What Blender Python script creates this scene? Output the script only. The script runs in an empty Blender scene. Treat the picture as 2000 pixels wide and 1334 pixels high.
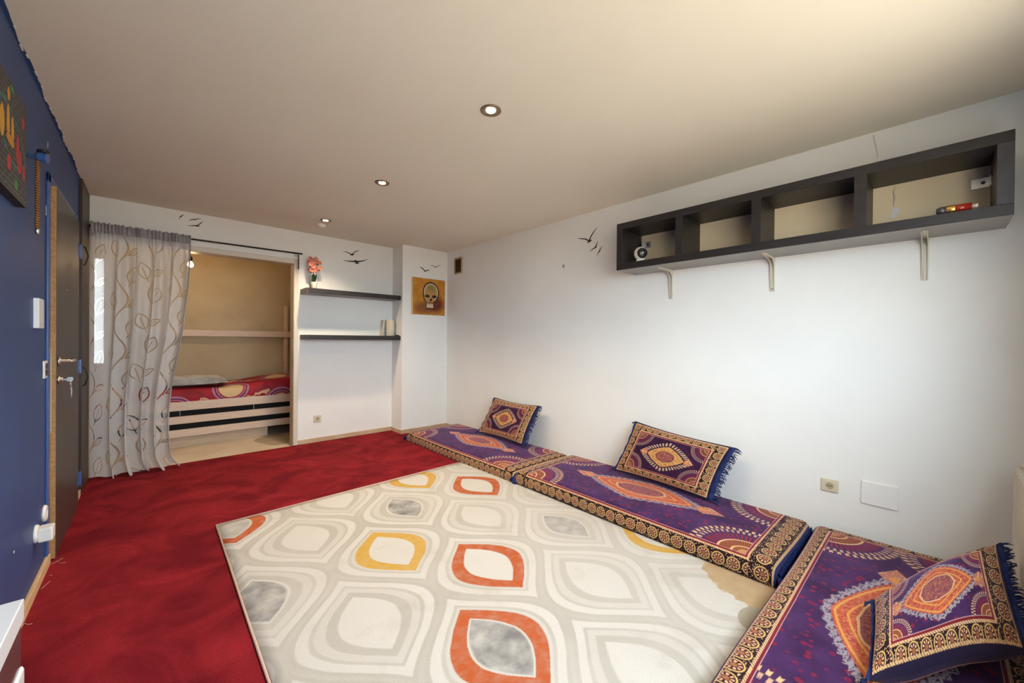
import bpy, bmesh, math, random
from math import sin, cos, pi, sqrt, atan2
from mathutils import Vector, Matrix

random.seed(7)
SC = bpy.context.scene
COL = SC.collection

# ------------------------------------------------------------------ camera
F_PX, YAW, PITCH, ROLL = 764.25, 0.7446, -0.0047, 0.0093
CAM = Vector((0.4131, 0.0, 1.2326))
W, D, H = 3.478, 4.972, 2.45          # right wall X, back wall Y, ceiling Z
XC, DC = 2.798, 0.2856                # column left side, column depth
YR = -0.38                            # rear wall (behind the camera)
FW = Vector((sin(YAW) * cos(PITCH), cos(YAW) * cos(PITCH), sin(PITCH)))
R0 = Vector((cos(YAW), -sin(YAW), 0)); U0 = R0.cross(FW)
RV = R0 * cos(ROLL) + U0 * sin(ROLL); UV_ = -R0 * sin(ROLL) + U0 * cos(ROLL)
cd = bpy.data.cameras.new('camera'); cam = bpy.data.objects.new('camera', cd); COL.objects.link(cam)
cd.sensor_width = 36; cd.lens = F_PX * 36 / 2000; cd.clip_start = 0.02
cam.matrix_world = Matrix(((RV.x, UV_.x, -FW.x, CAM.x), (RV.y, UV_.y, -FW.y, CAM.y), (RV.z, UV_.z, -FW.z, CAM.z), (0, 0, 0, 1)))
SC.camera = cam

def ray(u, v): return FW + RV * ((u - 1000) / F_PX) - UV_ * ((v - 667) / F_PX)
def onx(u, v, x): d = ray(u, v); return CAM + d * ((x - CAM.x) / d.x)
def ony(u, v, y): d = ray(u, v); return CAM + d * ((y - CAM.y) / d.y)
def onz(u, v, z): d = ray(u, v); return CAM + d * ((z - CAM.z) / d.z)

# ------------------------------------------------------------------ world, exposure
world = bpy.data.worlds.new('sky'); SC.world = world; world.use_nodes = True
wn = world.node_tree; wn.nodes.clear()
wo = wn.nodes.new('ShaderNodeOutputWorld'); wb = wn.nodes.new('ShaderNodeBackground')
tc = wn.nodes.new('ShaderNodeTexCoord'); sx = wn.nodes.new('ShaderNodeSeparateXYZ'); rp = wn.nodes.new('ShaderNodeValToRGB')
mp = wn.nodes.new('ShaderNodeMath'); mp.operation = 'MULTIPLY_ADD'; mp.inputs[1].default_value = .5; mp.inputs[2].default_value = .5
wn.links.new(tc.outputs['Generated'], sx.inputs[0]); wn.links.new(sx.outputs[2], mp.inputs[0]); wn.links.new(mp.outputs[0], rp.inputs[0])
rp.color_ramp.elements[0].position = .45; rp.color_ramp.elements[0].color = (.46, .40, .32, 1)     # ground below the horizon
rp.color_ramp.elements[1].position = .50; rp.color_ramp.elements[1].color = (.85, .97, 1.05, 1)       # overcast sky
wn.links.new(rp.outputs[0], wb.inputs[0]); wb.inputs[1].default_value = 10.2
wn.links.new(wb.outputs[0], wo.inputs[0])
vs = SC.view_settings
vs.view_transform = 'Standard'; vs.look = 'None'; vs.gamma = 1; vs.exposure = 0.66; vs.use_curve_mapping = False
SC.cycles.use_denoising = True
SC.cycles.max_bounces = 10; SC.cycles.diffuse_bounces = 6; SC.cycles.transparent_max_bounces = 24
SC.cycles.sample_clamp_indirect = 8
SC.cycles.caustics_reflective = False; SC.cycles.caustics_refractive = False

def portal(name, loc, rot, sx_, sy_):
    l = bpy.data.lights.new(name, 'AREA'); l.shape = 'RECTANGLE'; l.size = sx_; l.size_y = sy_
    l.cycles.is_portal = True
    o = bpy.data.objects.new(name, l); COL.objects.link(o); o.location = loc; o.rotation_euler = rot
    return o
WX0, WX1, WZ0, WZ1 = 0.15, 2.60, 0.92, 2.18     # rear window opening
AX0, AX1, AZ0, AZ1 = -0.62, 0.06, 0.85, 2.20   # alcove window opening
YA = 6.66
portal('daylight_portal', ((WX0 + WX1) / 2, YR - .1, (WZ0 + WZ1) / 2), (pi / 2, 0, pi), WX1 - WX0, WZ1 - WZ0)
portal('daylight_portal', ((AX0 + AX1) / 2, YA + .1, (AZ0 + AZ1) / 2), (pi / 2, 0, 0), AX1 - AX0, AZ1 - AZ0)

# ------------------------------------------------------------------ node expressions
class X:
    """a socket of a node tree with arithmetic"""
    def __init__(s, t, k): s.t, s.k = t, k
    def __add__(a, b): return op(a.t, 'ADD', a, b)
    __radd__ = __add__
    def __sub__(a, b): return op(a.t, 'SUBTRACT', a, b)
    def __rsub__(a, b): return op(a.t, 'SUBTRACT', b, a)
    def __mul__(a, b): return op(a.t, 'MULTIPLY', a, b)
    __rmul__ = __mul__
    def __truediv__(a, b): return op(a.t, 'DIVIDE', a, b)
    def __rtruediv__(a, b): return op(a.t, 'DIVIDE', b, a)
    def __neg__(a): return op(a.t, 'MULTIPLY', a, -1.0)
    def __pow__(a, b): return op(a.t, 'POWER', a, b)

def setin(t, sock, v):
    if isinstance(v, X): t.links.new(v.k, sock)
    elif v is not None: sock.default_value = v
def op(t, o, a, b=None, c=None, clamp=False):
    n = t.nodes.new('ShaderNodeMath'); n.operation = o; n.use_clamp = clamp
    for i, v in enumerate((a, b, c)): setin(t, n.inputs[i], v)
    return X(t, n.outputs[0])
def fabs(a): return op(a.t, 'ABSOLUTE', a)
def fsin(a): return op(a.t, 'SINE', a)
def fcos(a): return op(a.t, 'COSINE', a)
def frac(a): return op(a.t, 'FRACT', a)
def rnd(a): return op(a.t, 'ROUND', a)
def fsqrt(a): return op(a.t, 'SQRT', a)
def fmin(a, b): return op(a.t if isinstance(a, X) else b.t, 'MINIMUM', a, b)
def fmax(a, b): return op(a.t if isinstance(a, X) else b.t, 'MAXIMUM', a, b)
def hyp(a, b): return fsqrt(a * a + b * b)
def fatan2(a, b): return op(a.t, 'ARCTAN2', a, b)
def below(x, e, w=.002):           # 1 where x < e, soft over w
    if isinstance(e, X): return op(x.t, 'MULTIPLY_ADD', e - x, 1 / w, .5, clamp=True)
    return op(x.t, 'MULTIPLY_ADD', x, -1 / w, e / w + .5, clamp=True)
def above(x, e, w=.002):
    if isinstance(e, X): return op(x.t, 'MULTIPLY_ADD', x - e, 1 / w, .5, clamp=True)
    return op(x.t, 'MULTIPLY_ADD', x, 1 / w, -e / w + .5, clamp=True)
def band(x, a, b, w=.002): return above(x, a, w) * below(x, b, w)
def is_eq(a, v): return op(a.t, 'COMPARE', a, float(v), .25)
def mixv(f, a, b):
    return a + (b - a) * f if isinstance(a, X) or isinstance(b, X) else f * (b - a) + a
def mixc(f, a, b):
    t = f.t; n = t.nodes.new('ShaderNodeMix'); n.data_type = 'RGBA'; n.clamp_factor = True
    setin(t, n.inputs[0], f)
    for s, v in ((n.inputs[6], a), (n.inputs[7], b)):
        if isinstance(v, X): t.links.new(v.k, s)
        else: s.default_value = (*v[:3], 1)
    return X(t, n.outputs[2])
def mulc(c, f):                     # colour times scalar
    n = c.t.nodes.new('ShaderNodeVectorMath'); n.operation = 'SCALE'
    c.t.links.new(c.k, n.inputs[0]); setin(c.t, n.inputs[3], f); return X(c.t, n.outputs[0])
def rgb(t, c):
    n = t.nodes.new('ShaderNodeRGB'); n.outputs[0].default_value = (*c, 1); return X(t, n.outputs[0])
def vec(t, x, y, z=0.0):
    n = t.nodes.new('ShaderNodeCombineXYZ')
    for i, v in enumerate((x, y, z)): setin(t, n.inputs[i], v)
    return X(t, n.outputs[0])
def noise(t, v=None, scale=5, detail=3, rough=.55, dist=0):
    n = t.nodes.new('ShaderNodeTexNoise'); n.inputs['Scale'].default_value = scale; n.inputs['Detail'].default_value = detail
    n.inputs['Roughness'].default_value = rough; n.inputs['Distortion'].default_value = dist
    if v is not None: t.links.new(v.k, n.inputs['Vector'])
    return X(t, n.outputs[0])
def voro(t, v=None, scale=5, out=0, feat='F1'):
    n = t.nodes.new('ShaderNodeTexVoronoi'); n.feature = feat; n.inputs['Scale'].default_value = scale
    if v is not None: t.links.new(v.k, n.inputs['Vector'])
    return X(t, n.outputs[out])
def objco(t):
    n = t.nodes.new('ShaderNodeTexCoord'); return X(t, n.outputs['Object'])
def uvco(t):
    n = t.nodes.new('ShaderNodeUVMap'); s = t.nodes.new('ShaderNodeSeparateXYZ'); t.links.new(n.outputs[0], s.inputs[0])
    return X(t, n.outputs[0]), X(t, s.outputs[0]), X(t, s.outputs[1])
def sepxyz(v):
    s = v.t.nodes.new('ShaderNodeSeparateXYZ'); v.t.links.new(v.k, s.inputs[0]); return [X(v.t, s.outputs[i]) for i in range(3)]

MATS = {}
def mat(name, col=(.8, .8, .8), rough=.6, metal=0, spec=.4, build=None, bump=None, emit=None, es=0):
    """principled material; build(t) -> colour X, bump(t) -> (height X, strength, distance)"""
    if name in MATS: return MATS[name]
    m = bpy.data.materials.new(name); m.use_nodes = True; t = m.node_tree
    b = t.nodes['Principled BSDF']
    b.inputs['Base Color'].default_value = (*col, 1); b.inputs['Roughness'].default_value = rough
    b.inputs['Metallic'].default_value = metal; b.inputs['Specular IOR Level'].default_value = spec
    if build: t.links.new(build(t).k, b.inputs['Base Color'])
    if bump:
        h, s, d = bump(t); n = t.nodes.new('ShaderNodeBump'); n.inputs['Strength'].default_value = s; n.inputs['Distance'].default_value = d
        t.links.new(h.k, n.inputs['Height']); t.links.new(n.outputs[0], b.inputs['Normal'])
    if emit:
        b.inputs['Emission Color'].default_value = (*emit, 1); b.inputs['Emission Strength'].default_value = es
    MATS[name] = m
    return m
def var(c1, c2, scale, detail=4, lo=.35, hi=.65):
    def f(t):
        n = noise(t, objco(t), scale, detail)
        return mixc(op(t, 'MULTIPLY_ADD', n, 1 / (hi - lo), -lo / (hi - lo), clamp=True), c1, c2)
    return f
def bumpn(scale, strength=.3, dist=.003, detail=4):
    return lambda t: (noise(t, objco(t), scale, detail), strength, dist)

def wood(c1, c2, axis=0, sc=6):
    def f(t):
        p = sepxyz(objco(t)); q = [p[i] * (1.0 if i == axis else 14.0) for i in range(3)]
        n = noise(t, vec(t, *q), sc, 5, .6, .4)
        return mixc(op(t, 'MULTIPLY_ADD', n, 3.0, -1.0, clamp=True), c1, c2)
    return f

# plain materials
def wallpaint(c, patch):
    def f(t):
        o = objco(t); n = noise(t, o, 1.3, 5, .6); k = noise(t, o, 9, 4)
        a = mixc(op(t, 'MULTIPLY_ADD', n, 2.2, -.65, clamp=True), c, patch)
        return mixc(op(t, 'MULTIPLY_ADD', k, 1.6, -.85, clamp=True) * .35, a, patch)
    return f
WHITE = mat('white_plaster', rough=.75, spec=.25, build=wallpaint((.845, .865, .845), (.79, .805, .785)), bump=bumpn(14, .25, .004, 6))
CEIL = mat('ceiling_paint', rough=.8, spec=.2, build=wallpaint((.795, .765, .66), (.755, .72, .615)), bump=bumpn(7, .15, .004, 3))
BLUE = mat('blue_paint', rough=.5, spec=.3, build=wallpaint((.032, .076, .215), (.028, .060, .17)), bump=bumpn(22, .15, .002, 4))
BLUEG = mat('blue_gloss_paint', (.045, .10, .29), .32, spec=.5)
ALCOVE = mat('brown_wallpaint', rough=.7, spec=.25, build=var((.52, .42, .275), (.46, .365, .23), 2.5), bump=bumpn(18, .2, .003))
SCREED = mat('tan_screed', rough=.7, build=var((.50, .39, .27), (.60, .50, .38), 2.2, 6), bump=bumpn(12, .25, .004, 6))
SCREED2 = mat('grey_filler', rough=.75, build=var((.30, .23, .15), (.36, .29, .21), 5, 5))
TILE = mat('tan_tile', rough=.45, build=var((.50, .36, .22), (.58, .45, .31), 5, 4))
OAK = mat('oak_board', rough=.55, build=wood((.52, .33, .17), (.66, .46, .27), 1))
CASING = mat('cream_gloss', (.66, .61, .52), .35)
JAMB = mat('tan_jamb', rough=.5, build=var((.45, .35, .24), (.52, .42, .31), 6))
DOORB = mat('dark_brown_laminate', rough=.38, build=var((.040, .032, .028), (.055, .044, .038), 3))
EDGE = mat('chipboard_edge', rough=.7, build=var((.33, .17, .06), (.45, .25, .10), 60, 3))
CLOSET = mat('brown_veneer', rough=.45, build=wood((.030, .019, .013), (.048, .031, .022), 2, 4))
STEEL = mat('brushed_steel', (.55, .53, .50), .32, 1)
CHROME = mat('chrome', (.75, .73, .70), .18, 1)
BLACKM = mat('black_metal', (.012, .012, .013), .4, .3)
PLASTIC = mat('white_plastic', (.74, .73, .70), .35)
IVORY = mat('ivory_plastic', (.66, .60, .45), .35)
DARKP = mat('dark_plastic', (.02, .02, .022), .3)
WENGE = mat('black_brown_foil', rough=.42, build=wood((.016, .014, .015), (.026, .023, .024), 1, 9), bump=lambda t: (noise(t, objco(t), 160, 2), .12, .001))
GREYEDGE = mat('grey_foil', rough=.45, build=var((.055, .056, .062), (.04, .04, .046), 30))
BRACKET = mat('cream_bracket', (.62, .58, .48), .45)
PINE = mat('pale_pine', rough=.5, build=wood((.60, .46, .36), (.68, .55, .45), 0, 5))
GREYWOOD = mat('raw_board', rough=.7, build=wood((.40, .31, .23), (.50, .41, .32), 0, 5))
BLACK = mat('under_bed_shade_black', (.008, .008, .009), .8)  # colour of the painted shade under the bed
NAVY = mat('navy_cotton', rough=.85, spec=.1, build=var((.012, .020, .085), (.022, .036, .14), 30), bump=bumpn(60, .4, .004))
POT = mat('glazed_white', (.80, .74, .66), .25)
LEAF = mat('dark_leaf', rough=.4, build=var((.012, .035, .012), (.025, .06, .018), 12))
PETAL = mat('pink_petal', rough=.6, build=var((.70, .33, .22), (.55, .14, .10), 25))
RADM = mat('radiator_enamel', (.62, .58, .48), .3)
BULB = mat('lit_bulb', (1, .8, .5), .4, emit=(1.0, .62, .25), es=28)
SPOTG = mat('lit_spot_glass', (1, .9, .7), .4, emit=(1.0, .80, .52), es=30)
SPOTR = mat('spot_ring', (.26, .20, .14), .35, .7)

# ------------------------------------------------------------------ mesh helpers
class MB:
    def __init__(s): s.v, s.f, s.uv = [], [], None
    def box(s, x0, x1, y0, y1, z0, z1):
        b = len(s.v)
        s.v += [(x, y, z) for z in (z0, z1) for y in (y0, y1) for x in (x0, x1)]
        for q in ((0, 2, 3, 1), (4, 5, 7, 6), (0, 1, 5, 4), (2, 6, 7, 3), (0, 4, 6, 2), (1, 3, 7, 5)): s.f.append([b + i for i in q])
        return s
    def grid(s, nu, nv, fn, close_u=False):
        b = len(s.v)
        for j in range(nv + 1):
            for i in range(nu + (0 if close_u else 1)): s.v.append(tuple(fn(i / nu, j / nv)))
        m = nu if close_u else nu + 1
        for j in range(nv):
            for i in range(nu):
                i2 = (i + 1) % m
                s.f.append([b + j * m + i, b + j * m + i2, b + (j + 1) * m + i2, b + (j + 1) * m + i])
        return s
    def tube(s, pts, r, n=8, caps=True):
        pts = [Vector(p) for p in pts]; rs = r if isinstance(r, (list, tuple)) else [r] * len(pts)
        b = len(s.v); up = None
        for k, p in enumerate(pts):
            d = (pts[min(k + 1, len(pts) - 1)] - pts[max(k - 1, 0)]).normalized()
            if up is None: up = d.orthogonal().normalized()
            up = (up - d * up.dot(d)).normalized(); w = d.cross(up)
            for i in range(n):
                a = 2 * pi * i / n; s.v.append(tuple(p + (up * cos(a) + w * sin(a)) * rs[k]))
        for k in range(len(pts) - 1):
            for i in range(n):
                j = (i + 1) % n; s.f.append([b + k * n + i, b + k * n + j, b + (k + 1) * n + j, b + (k + 1) * n + i])
        if caps:
            s.f.append([b + i for i in range(n)][::-1]); s.f.append([b + (len(pts) - 1) * n + i for i in range(n)])
        return s
    def lathe(s, prof, c=(0, 0, 0), n=24, axis='z'):
        b = len(s.v)
        for (r, h) in prof:
            for i in range(n):
                a = 2 * pi * i / n; x, y = r * cos(a), r * sin(a)
                p = {'z': (x, y, h), 'x': (h, x, y), 'y': (x, h, y)}[axis]
                s.v.append((p[0] + c[0], p[1] + c[1], p[2] + c[2]))
        for k in range(len(prof) - 1):
            for i in range(n):
                j = (i + 1) % n; s.f.append([b + k * n + i, b + k * n + j, b + (k + 1) * n + j, b + (k + 1) * n + i])
        s.f.append([b + i for i in range(n)][::-1]); s.f.append([b + (len(prof) - 1) * n + i for i in range(n)])
        return s
    def prism(s, poly, axis, a0, a1):
        """poly of 2D points extruded along axis from a0 to a1 (x: (y,z); y: (x,z); z: (x,y))"""
        b = len(s.v); n = len(poly)
        for a in (a0, a1):
            for p, q in poly: s.v.append({'x': (a, p, q), 'y': (p, a, q), 'z': (p, q, a)}[axis])
        s.f.append([b + i for i in range(n)][::-1]); s.f.append([b + n + i for i in range(n)])
        for i in range(n):
            j = (i + 1) % n; s.f.append([b + i, b + j, b + n + j, b + n + i])
        return s
    def build(s, name, m, parent=None, smooth=False, bevel=0, seg=2, uvs=None):
        me = bpy.data.meshes.new(name); me.from_pydata(s.v, [], s.f); me.update()
        bm = bmesh.new(); bm.from_mesh(me); bmesh.ops.recalc_face_normals(bm, faces=bm.faces); bm.to_mesh(me); bm.free()
        if uvs:
            l = me.uv_layers.new(name='UVMap')
            for lp in me.loops: l.data[lp.index].uv = uvs[lp.vertex_index]
        o = bpy.data.objects.new(name, me); COL.objects.link(o)
        if m: me.materials.append(m)
        if smooth:
            for p in me.polygons: p.use_smooth = True
        if bevel:
            md = o.modifiers.new('bevel', 'BEVEL'); md.width = bevel; md.segments = seg; md.limit_method = 'ANGLE'; md.angle_limit = .6
            for p in me.polygons: p.use_smooth = True
            md.harden_normals = True
        if parent:
            o.parent = parent; o.matrix_parent_inverse = parent.matrix_world.inverted()
        return o
def tag(o, label=None, cat=None, group=None, kind=None):
    if label: o['label'] = label
    if cat: o['category'] = cat
    if group: o['group'] = group
    if kind: o['kind'] = kind
    return o
def thing(name, loc, label, cat, group=None):
    o = bpy.data.objects.new(name, None); COL.objects.link(o); o.location = loc; o.empty_display_size = .05
    bpy.context.view_layer.update()
    return tag(o, label, cat, group)
def struct(o): o['kind'] = 'structure'; return o
def bx(name, m, x0, x1, y0, y1, z0, z1, parent=None, bevel=0): return MB().box(x0, x1, y0, y1, z0, z1).build(name, m, parent, bevel=bevel)
def copyobj(o, parent=None, dx=(0, 0, 0)):
    c = o.copy(); COL.objects.link(c); c.location = o.location + Vector(dx)
    if parent: c.parent = parent
    return c

# ------------------------------------------------------------------ the room
struct(bx('floor', SCREED, -.8, W + .15, YR - .15, YA + .15, -.08, -.012))
patch = MB().prism([(1.36 + .22 * cos(a) * (1 + .15 * sin(3 * a)) + .2, 5.45 + .3 * sin(a)) for a in [2 * pi * i / 28 for i in range(28)]], 'z', -.0125, -.0095)
pf = patch.build('floor_patch', SCREED2); pf['kind'] = 'structure'
struct(bx('ceiling', CEIL, -.8, W + .15, YR - .15, YA + .15, H, H + .1))
wl = struct(bx('wall_left', BLUE, -.12, 0, YR - .12, D, -.02, H))
# uneven painted line where the blue meets the ceiling
pe = MB(); n = 90
rr = random.Random(3)
ws = [.003 + .007 * rr.random() + .008 * (sin(i * .55) * .5 + .5) * (1 if i > 20 else .5) for i in range(n + 1)]
pe.v = [(0.0, YR + (4.47 - YR) * i / n, H - .0015) for i in range(n + 1)] + [(ws[i], YR + (4.47 - YR) * i / n, H - .0015) for i in range(n + 1)]
pe.f = [[i, i + 1, n + 2 + i, n + 1 + i] for i in range(n)]
pe.build('paint_edge', BLUE, wl)
for k in range(16):
    y = 2.3 + 2.1 * k / 16 + rr.uniform(-.05, .05); 
    MB().box(ws[min(n, int((y - YR) / (4.47 - YR) * n))] - .002, ws[min(n, int((y - YR) / (4.47 - YR) * n))] + .004, y, y + rr.uniform(.01, .05), H - .004, H - .0012).build('paint_chip', WHITE, wl)
for (u, v, w_, h_) in ((90, 411, .012, .05), (93, 283, .004, .03), (27, 1078, .008, .008)):
    p = onx(u, v, 0); MB().box(-.001, .0015, p.y - w_ / 2, p.y + w_ / 2, p.z - h_ / 2, p.z + h_ / 2).build('paint_chip', PLASTIC, wl)

OX0, OX1, OZ = .032, 1.607, 2.076
wb_ = MB().box(-.12, OX0, D, D + .12, -.02, H).box(OX1, XC + .05, D, D + .12, -.02, H).box(OX0, OX1, D, D + .12, OZ, H)
struct(wb_.build('wall_back', WHITE))
struct(bx('wall_column', WHITE, XC, W, D - DC, D + .12, -.02, H))
struct(bx('wall_right', WHITE, W, W + .12, YR - .12, D + .12, -.02, H))
wr = MB().box(-.12, WX0, YR - .2, YR, -.02, H).box(WX1, W + .12, YR - .2, YR, -.02, H).box(WX0, WX1, YR - .2, YR, -.02, WZ0).box(WX0, WX1, YR - .2, YR, WZ1, H)
struct(wr.build('wall_rear', WHITE))
GLASS = mat('window_glass', (.9, .95, .95), .02)
gt = GLASS.node_tree; gm = gt.nodes.new('ShaderNodeMixShader'); gtr = gt.nodes.new('ShaderNodeBsdfTransparent'); gl = gt.nodes.new('ShaderNodeBsdfGlossy')
gl.inputs['Roughness'].default_value = .02; gm.inputs[0].default_value = .06
gt.links.new(gtr.outputs[0], gm.inputs[1]); gt.links.new(gl.outputs[0], gm.inputs[2]); gt.links.new(gm.outputs[0], gt.nodes['Material Output'].inputs[0])
def window(name, x0, x1, y, z0, z1, mull, glass):
    fr = MB().box(x0, x1, y - .03, y + .03, z0, z0 + .06).box(x0, x1, y - .03, y + .03, z1 - .06, z1)
    fr.box(x0, x0 + .06, y - .03, y + .03, z0 + .06, z1 - .06).box(x1 - .06, x1, y - .03, y + .03, z0 + .06, z1 - .06)
    xs = [x0 + .06] + mull + [x1 - .06]
    for m in mull: fr.box(m - .035, m + .035, y - .03, y + .03, z0 + .06, z1 - .06)
    o = struct(fr.build(name, PLASTIC))
    for a, b in zip(xs[:-1], xs[1:]): MB().box(a, b, y - .004, y + .004, z0 + .05, z1 - .05).build('pane', glass, o)
    return o
window('window_1', WX0, WX1, YR - .12, WZ0, WZ1, [1.375], GLASS)
FROST = mat('frosted_glass', (.9, .95, .95), .3)
ft = FROST.node_tree; fm = ft.nodes.new('ShaderNodeMixShader'); ftr = ft.nodes.new('ShaderNodeBsdfTransparent'); ftl = ft.nodes.new('ShaderNodeBsdfTranslucent')
fv = voro(ft, objco(ft), 60); ft.links.new(op(ft, 'MULTIPLY_ADD', fv, .35, .86, clamp=True).k, fm.inputs[0])
ftl.inputs[0].default_value = (.55, .57, .58, 1); ft.links.new(ftr.outputs[0], fm.inputs[1]); ft.links.new(ftl.outputs[0], fm.inputs[2]); ft.links.new(fm.outputs[0], ft.nodes['Material Output'].inputs[0])
window('window_2', AX0, AX1, YA + .03, AZ0, AZ1, [], FROST)
# alcove shell
wa = MB().box(AX1, 2.12, YA, YA + .12, -.02, H).box(-.8, AX0, YA, YA + .12, -.02, H).box(AX0, AX1, YA, YA + .12, -.02, AZ0).box(AX0, AX1, YA, YA + .12, AZ1, H)
struct(wa.build('wall_alcove_back', ALCOVE))
war = struct(bx('wall_alcove_right', ALCOVE, 1.985, 2.1, D + .12, YA, -.02, H))
for k in range(14):
    z = .95 + 1.05 * rr.random(); y = 6.3 + .32 * rr.random(); s_ = .008 + .02 * rr.random()
    MB().prism([(y + s_ * cos(a) * rr.uniform(.6, 1.3), z + 1.7 * s_ * sin(a) * rr.uniform(.6, 1.3)) for a in [2 * pi * i / 7 for i in range(7)]], 'x', 1.983, 1.986).build('peeling_flake', PLASTIC, war)
struct(bx('wall_alcove_left', ALCOVE, -.8, -.68, D + .12, YA, -.02, H))
struct(MB().box(-.68, -.12, D + .02, D + .12, -.02, H).build('wall_alcove_front', ALCOVE))
# casing of the alcove opening
tr = MB().box(OX1, OX1 + .046, D - .014, D, 0, OZ + .05).box(OX0 - .03, OX0, D - .014, D, 0, OZ + .05).box(OX0, OX1, D - .014, D, OZ, OZ + .05)
struct(tr.build('trim_1', CASING, bevel=.004))
jb = MB().box(OX1 - .006, OX1 + .001, D - .01, D + .125, -.01, OZ).box(OX0 - .001, OX0 + .006, D - .01, D + .125, -.01, OZ).box(OX0, OX1, D - .01, D + .125, OZ - .006, OZ + .001)
struct(jb.build('trim_2', JAMB))
# baseboards
struct(bx('baseboard_left', OAK, 0, .016, YR, 3.245, -.01, .052, bevel=.003))
struct(bx('baseboard_left.001', OAK, 0, .016, 4.24, 4.465, -.01, .045, bevel=.003))
struct(bx('baseboard_back', TILE, OX1 + .046, XC, D - .014, D, -.01, .05, bevel=.002))
struct(bx('baseboard_column', TILE, XC - .012, W, D - DC - .012, D - DC, -.01, .05, bevel=.002))
struct(bx('baseboard_column.001', TILE, XC - .012, XC, D - DC, D - .014, -.01, .05, bevel=.002))
struct(bx('baseboard_right', TILE, W - .012, W, YR, D - DC - .012, -.01, .05, bevel=.002))

# ------------------------------------------------------------------ red carpet
def carpet_col(t):
    o = objco(t); big = noise(t, o, 2.6, 4, .6, 1.2); fine = noise(t, o, 170, 2)
    a = mixc(op(t, 'MULTIPLY_ADD', big, 3.2, -1.1, clamp=True), (.125, .0065, .011), (.25, .0155, .022))
    return mulc(a, op(t, 'MULTIPLY_ADD', fine, 1.1, .45))
def carpet_bump(t):
    o = objco(t); return noise(t, o, 220, 3, .7) + noise(t, o, 9, 3) * 1.5, .55, .004
REDC = mat('red_pile', rough=.95, spec=.08, build=carpet_col, bump=carpet_bump)
rc = bx('red_carpet', REDC, 0.0, W, YR, D - .012, -.012, 0.0)
tag(rc, 'deep red cut-pile carpet covering the room floor up to the alcove', 'carpet')

# ------------------------------------------------------------------ patterned rug
RX0, RX1, RY0, RY1 = .728, 2.72, .28, 3.165
def rug_col(t):
    uvv, x, y = uvco(t)
    px, py, cx0, cy0 = .655, .955, 1.77, 1.65
    nz = noise(t, uvv, 6, 4); gr = noise(t, uvv, 260, 2); wob = (nz - .5) * .03 + (gr - .5) * .018
    gx = (x - cx0) / px + wob; gy = (y - cy0) / py
    def cell(ox, oy):
        i = rnd(gx - ox); j = rnd(gy - oy)
        dx = (gx - ox - i) * px; dy = (gy - oy - j) * py
        L = op(t, 'MULTIPLY_ADD', fcos(dy * (2 * pi / py)), px / 4, px / 4) - fabs(dx)
        return i, j, L
    iA, jA, LA = cell(0, 0); iB, jB, LB = cell(.5, .5)
    useB = op(t, 'GREATER_THAN', LB, LA); L = fmax(LA, LB)
    i = mixv(useB, iA, iB); j = mixv(useB, jA, jB)
    def at(b, ii, jj): return (useB if b else (1.0 - useB)) * is_eq(i, ii) * is_eq(j, jj)
    orange = at(0, 0, 0) + at(0, 1, 1) + at(1, -1, -1) + at(1, -2, 1)
    yellow = at(1, -1, 0) + at(1, 0, 1) + at(1, 1, -1)
    grey = at(1, -1, -1) + at(1, -2, 1) * .5 + at(0, 0, 1) + at(1, -2, 0) + at(0, 1, 0) * .7
    cream, white, beige = (.52, .50, .455), (.60, .585, .55), (.44, .42, .375)
    lo = noise(t, uvv, 1.6, 4)
    base = mixc(op(t, 'MULTIPLY_ADD', lo, 2.4, -.7, clamp=True), beige, cream)
    c = mixc(band(L, .035, .085, .008), base, white)                       # pale ribbon along each ogee
    c = mixc(band(L, .012, .035, .006) * .55, c, beige)
    c = mixc(band(L, .105, .15, .008) * .6, c, white)
    c = mixc(band(L, .15, .20, .008) * (1.0 - orange - yellow) * .5, c, beige)
    c = mixc(above(L, .20, .01), c, white)
    wear = fmax(op(t, 'MULTIPLY_ADD', noise(t, uvv, 2.2, 4), 3.0, -1.35, clamp=True) * .6, above(x, 2.15, .9) * .55)
    c = mixc(wear, c, mixc(lo, (.50, .475, .42), (.60, .585, .55)))
    stain = op(t, 'MULTIPLY_ADD', noise(t, uvv, 9, 4), 3.0, -1.0, clamp=True)
    c = mixc(above(L, .215, .012) * grey * (stain * .7 + .3), c, (.21, .205, .20))
    ring = band(L, .125, .205, .006); dirt0 = op(t, 'MULTIPLY_ADD', noise(t, uvv, 20, 4), -.7, 1.28, clamp=True)
    c = mixc(ring * orange, c, mixc(dirt0, c, (.45, .105, .034))); c = mixc(ring * yellow, c, mixc(dirt0, c, (.56, .34, .07)))
    dirt = noise(t, uvv, 3.5, 6, .65)
    c = mixc(op(t, 'MULTIPLY_ADD', dirt, 3.5, -1.95, clamp=True) * .45, c, (.33, .28, .21))
    # worn tan corner and a grey oval spot beside the floor mattresses
    d = hyp((x - 2.70) / .25, (y - .60) / .25) + (noise(t, uvv, 7, 4) - .5) * .7
    c = mixc(below(d, 1.0, .05), c, mixc(noise(t, uvv, 14, 4), (.40, .27, .14), (.52, .40, .26)))
    d2 = hyp((x - 2.38) / .095, (y - .53) / .065)
    c = mixc(below(d2, 1.0, .08), c, (.36, .32, .25))
    return mulc(c, op(t, 'MULTIPLY_ADD', gr, .5, .65))
RUG = mat('ogee_rug', rough=.95, spec=.08, build=rug_col, bump=lambda t: (noise(t, objco(t), 240, 3, .7), .5, .003))
nu, nv = 40, 58
m = MB(); uvs = []
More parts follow.
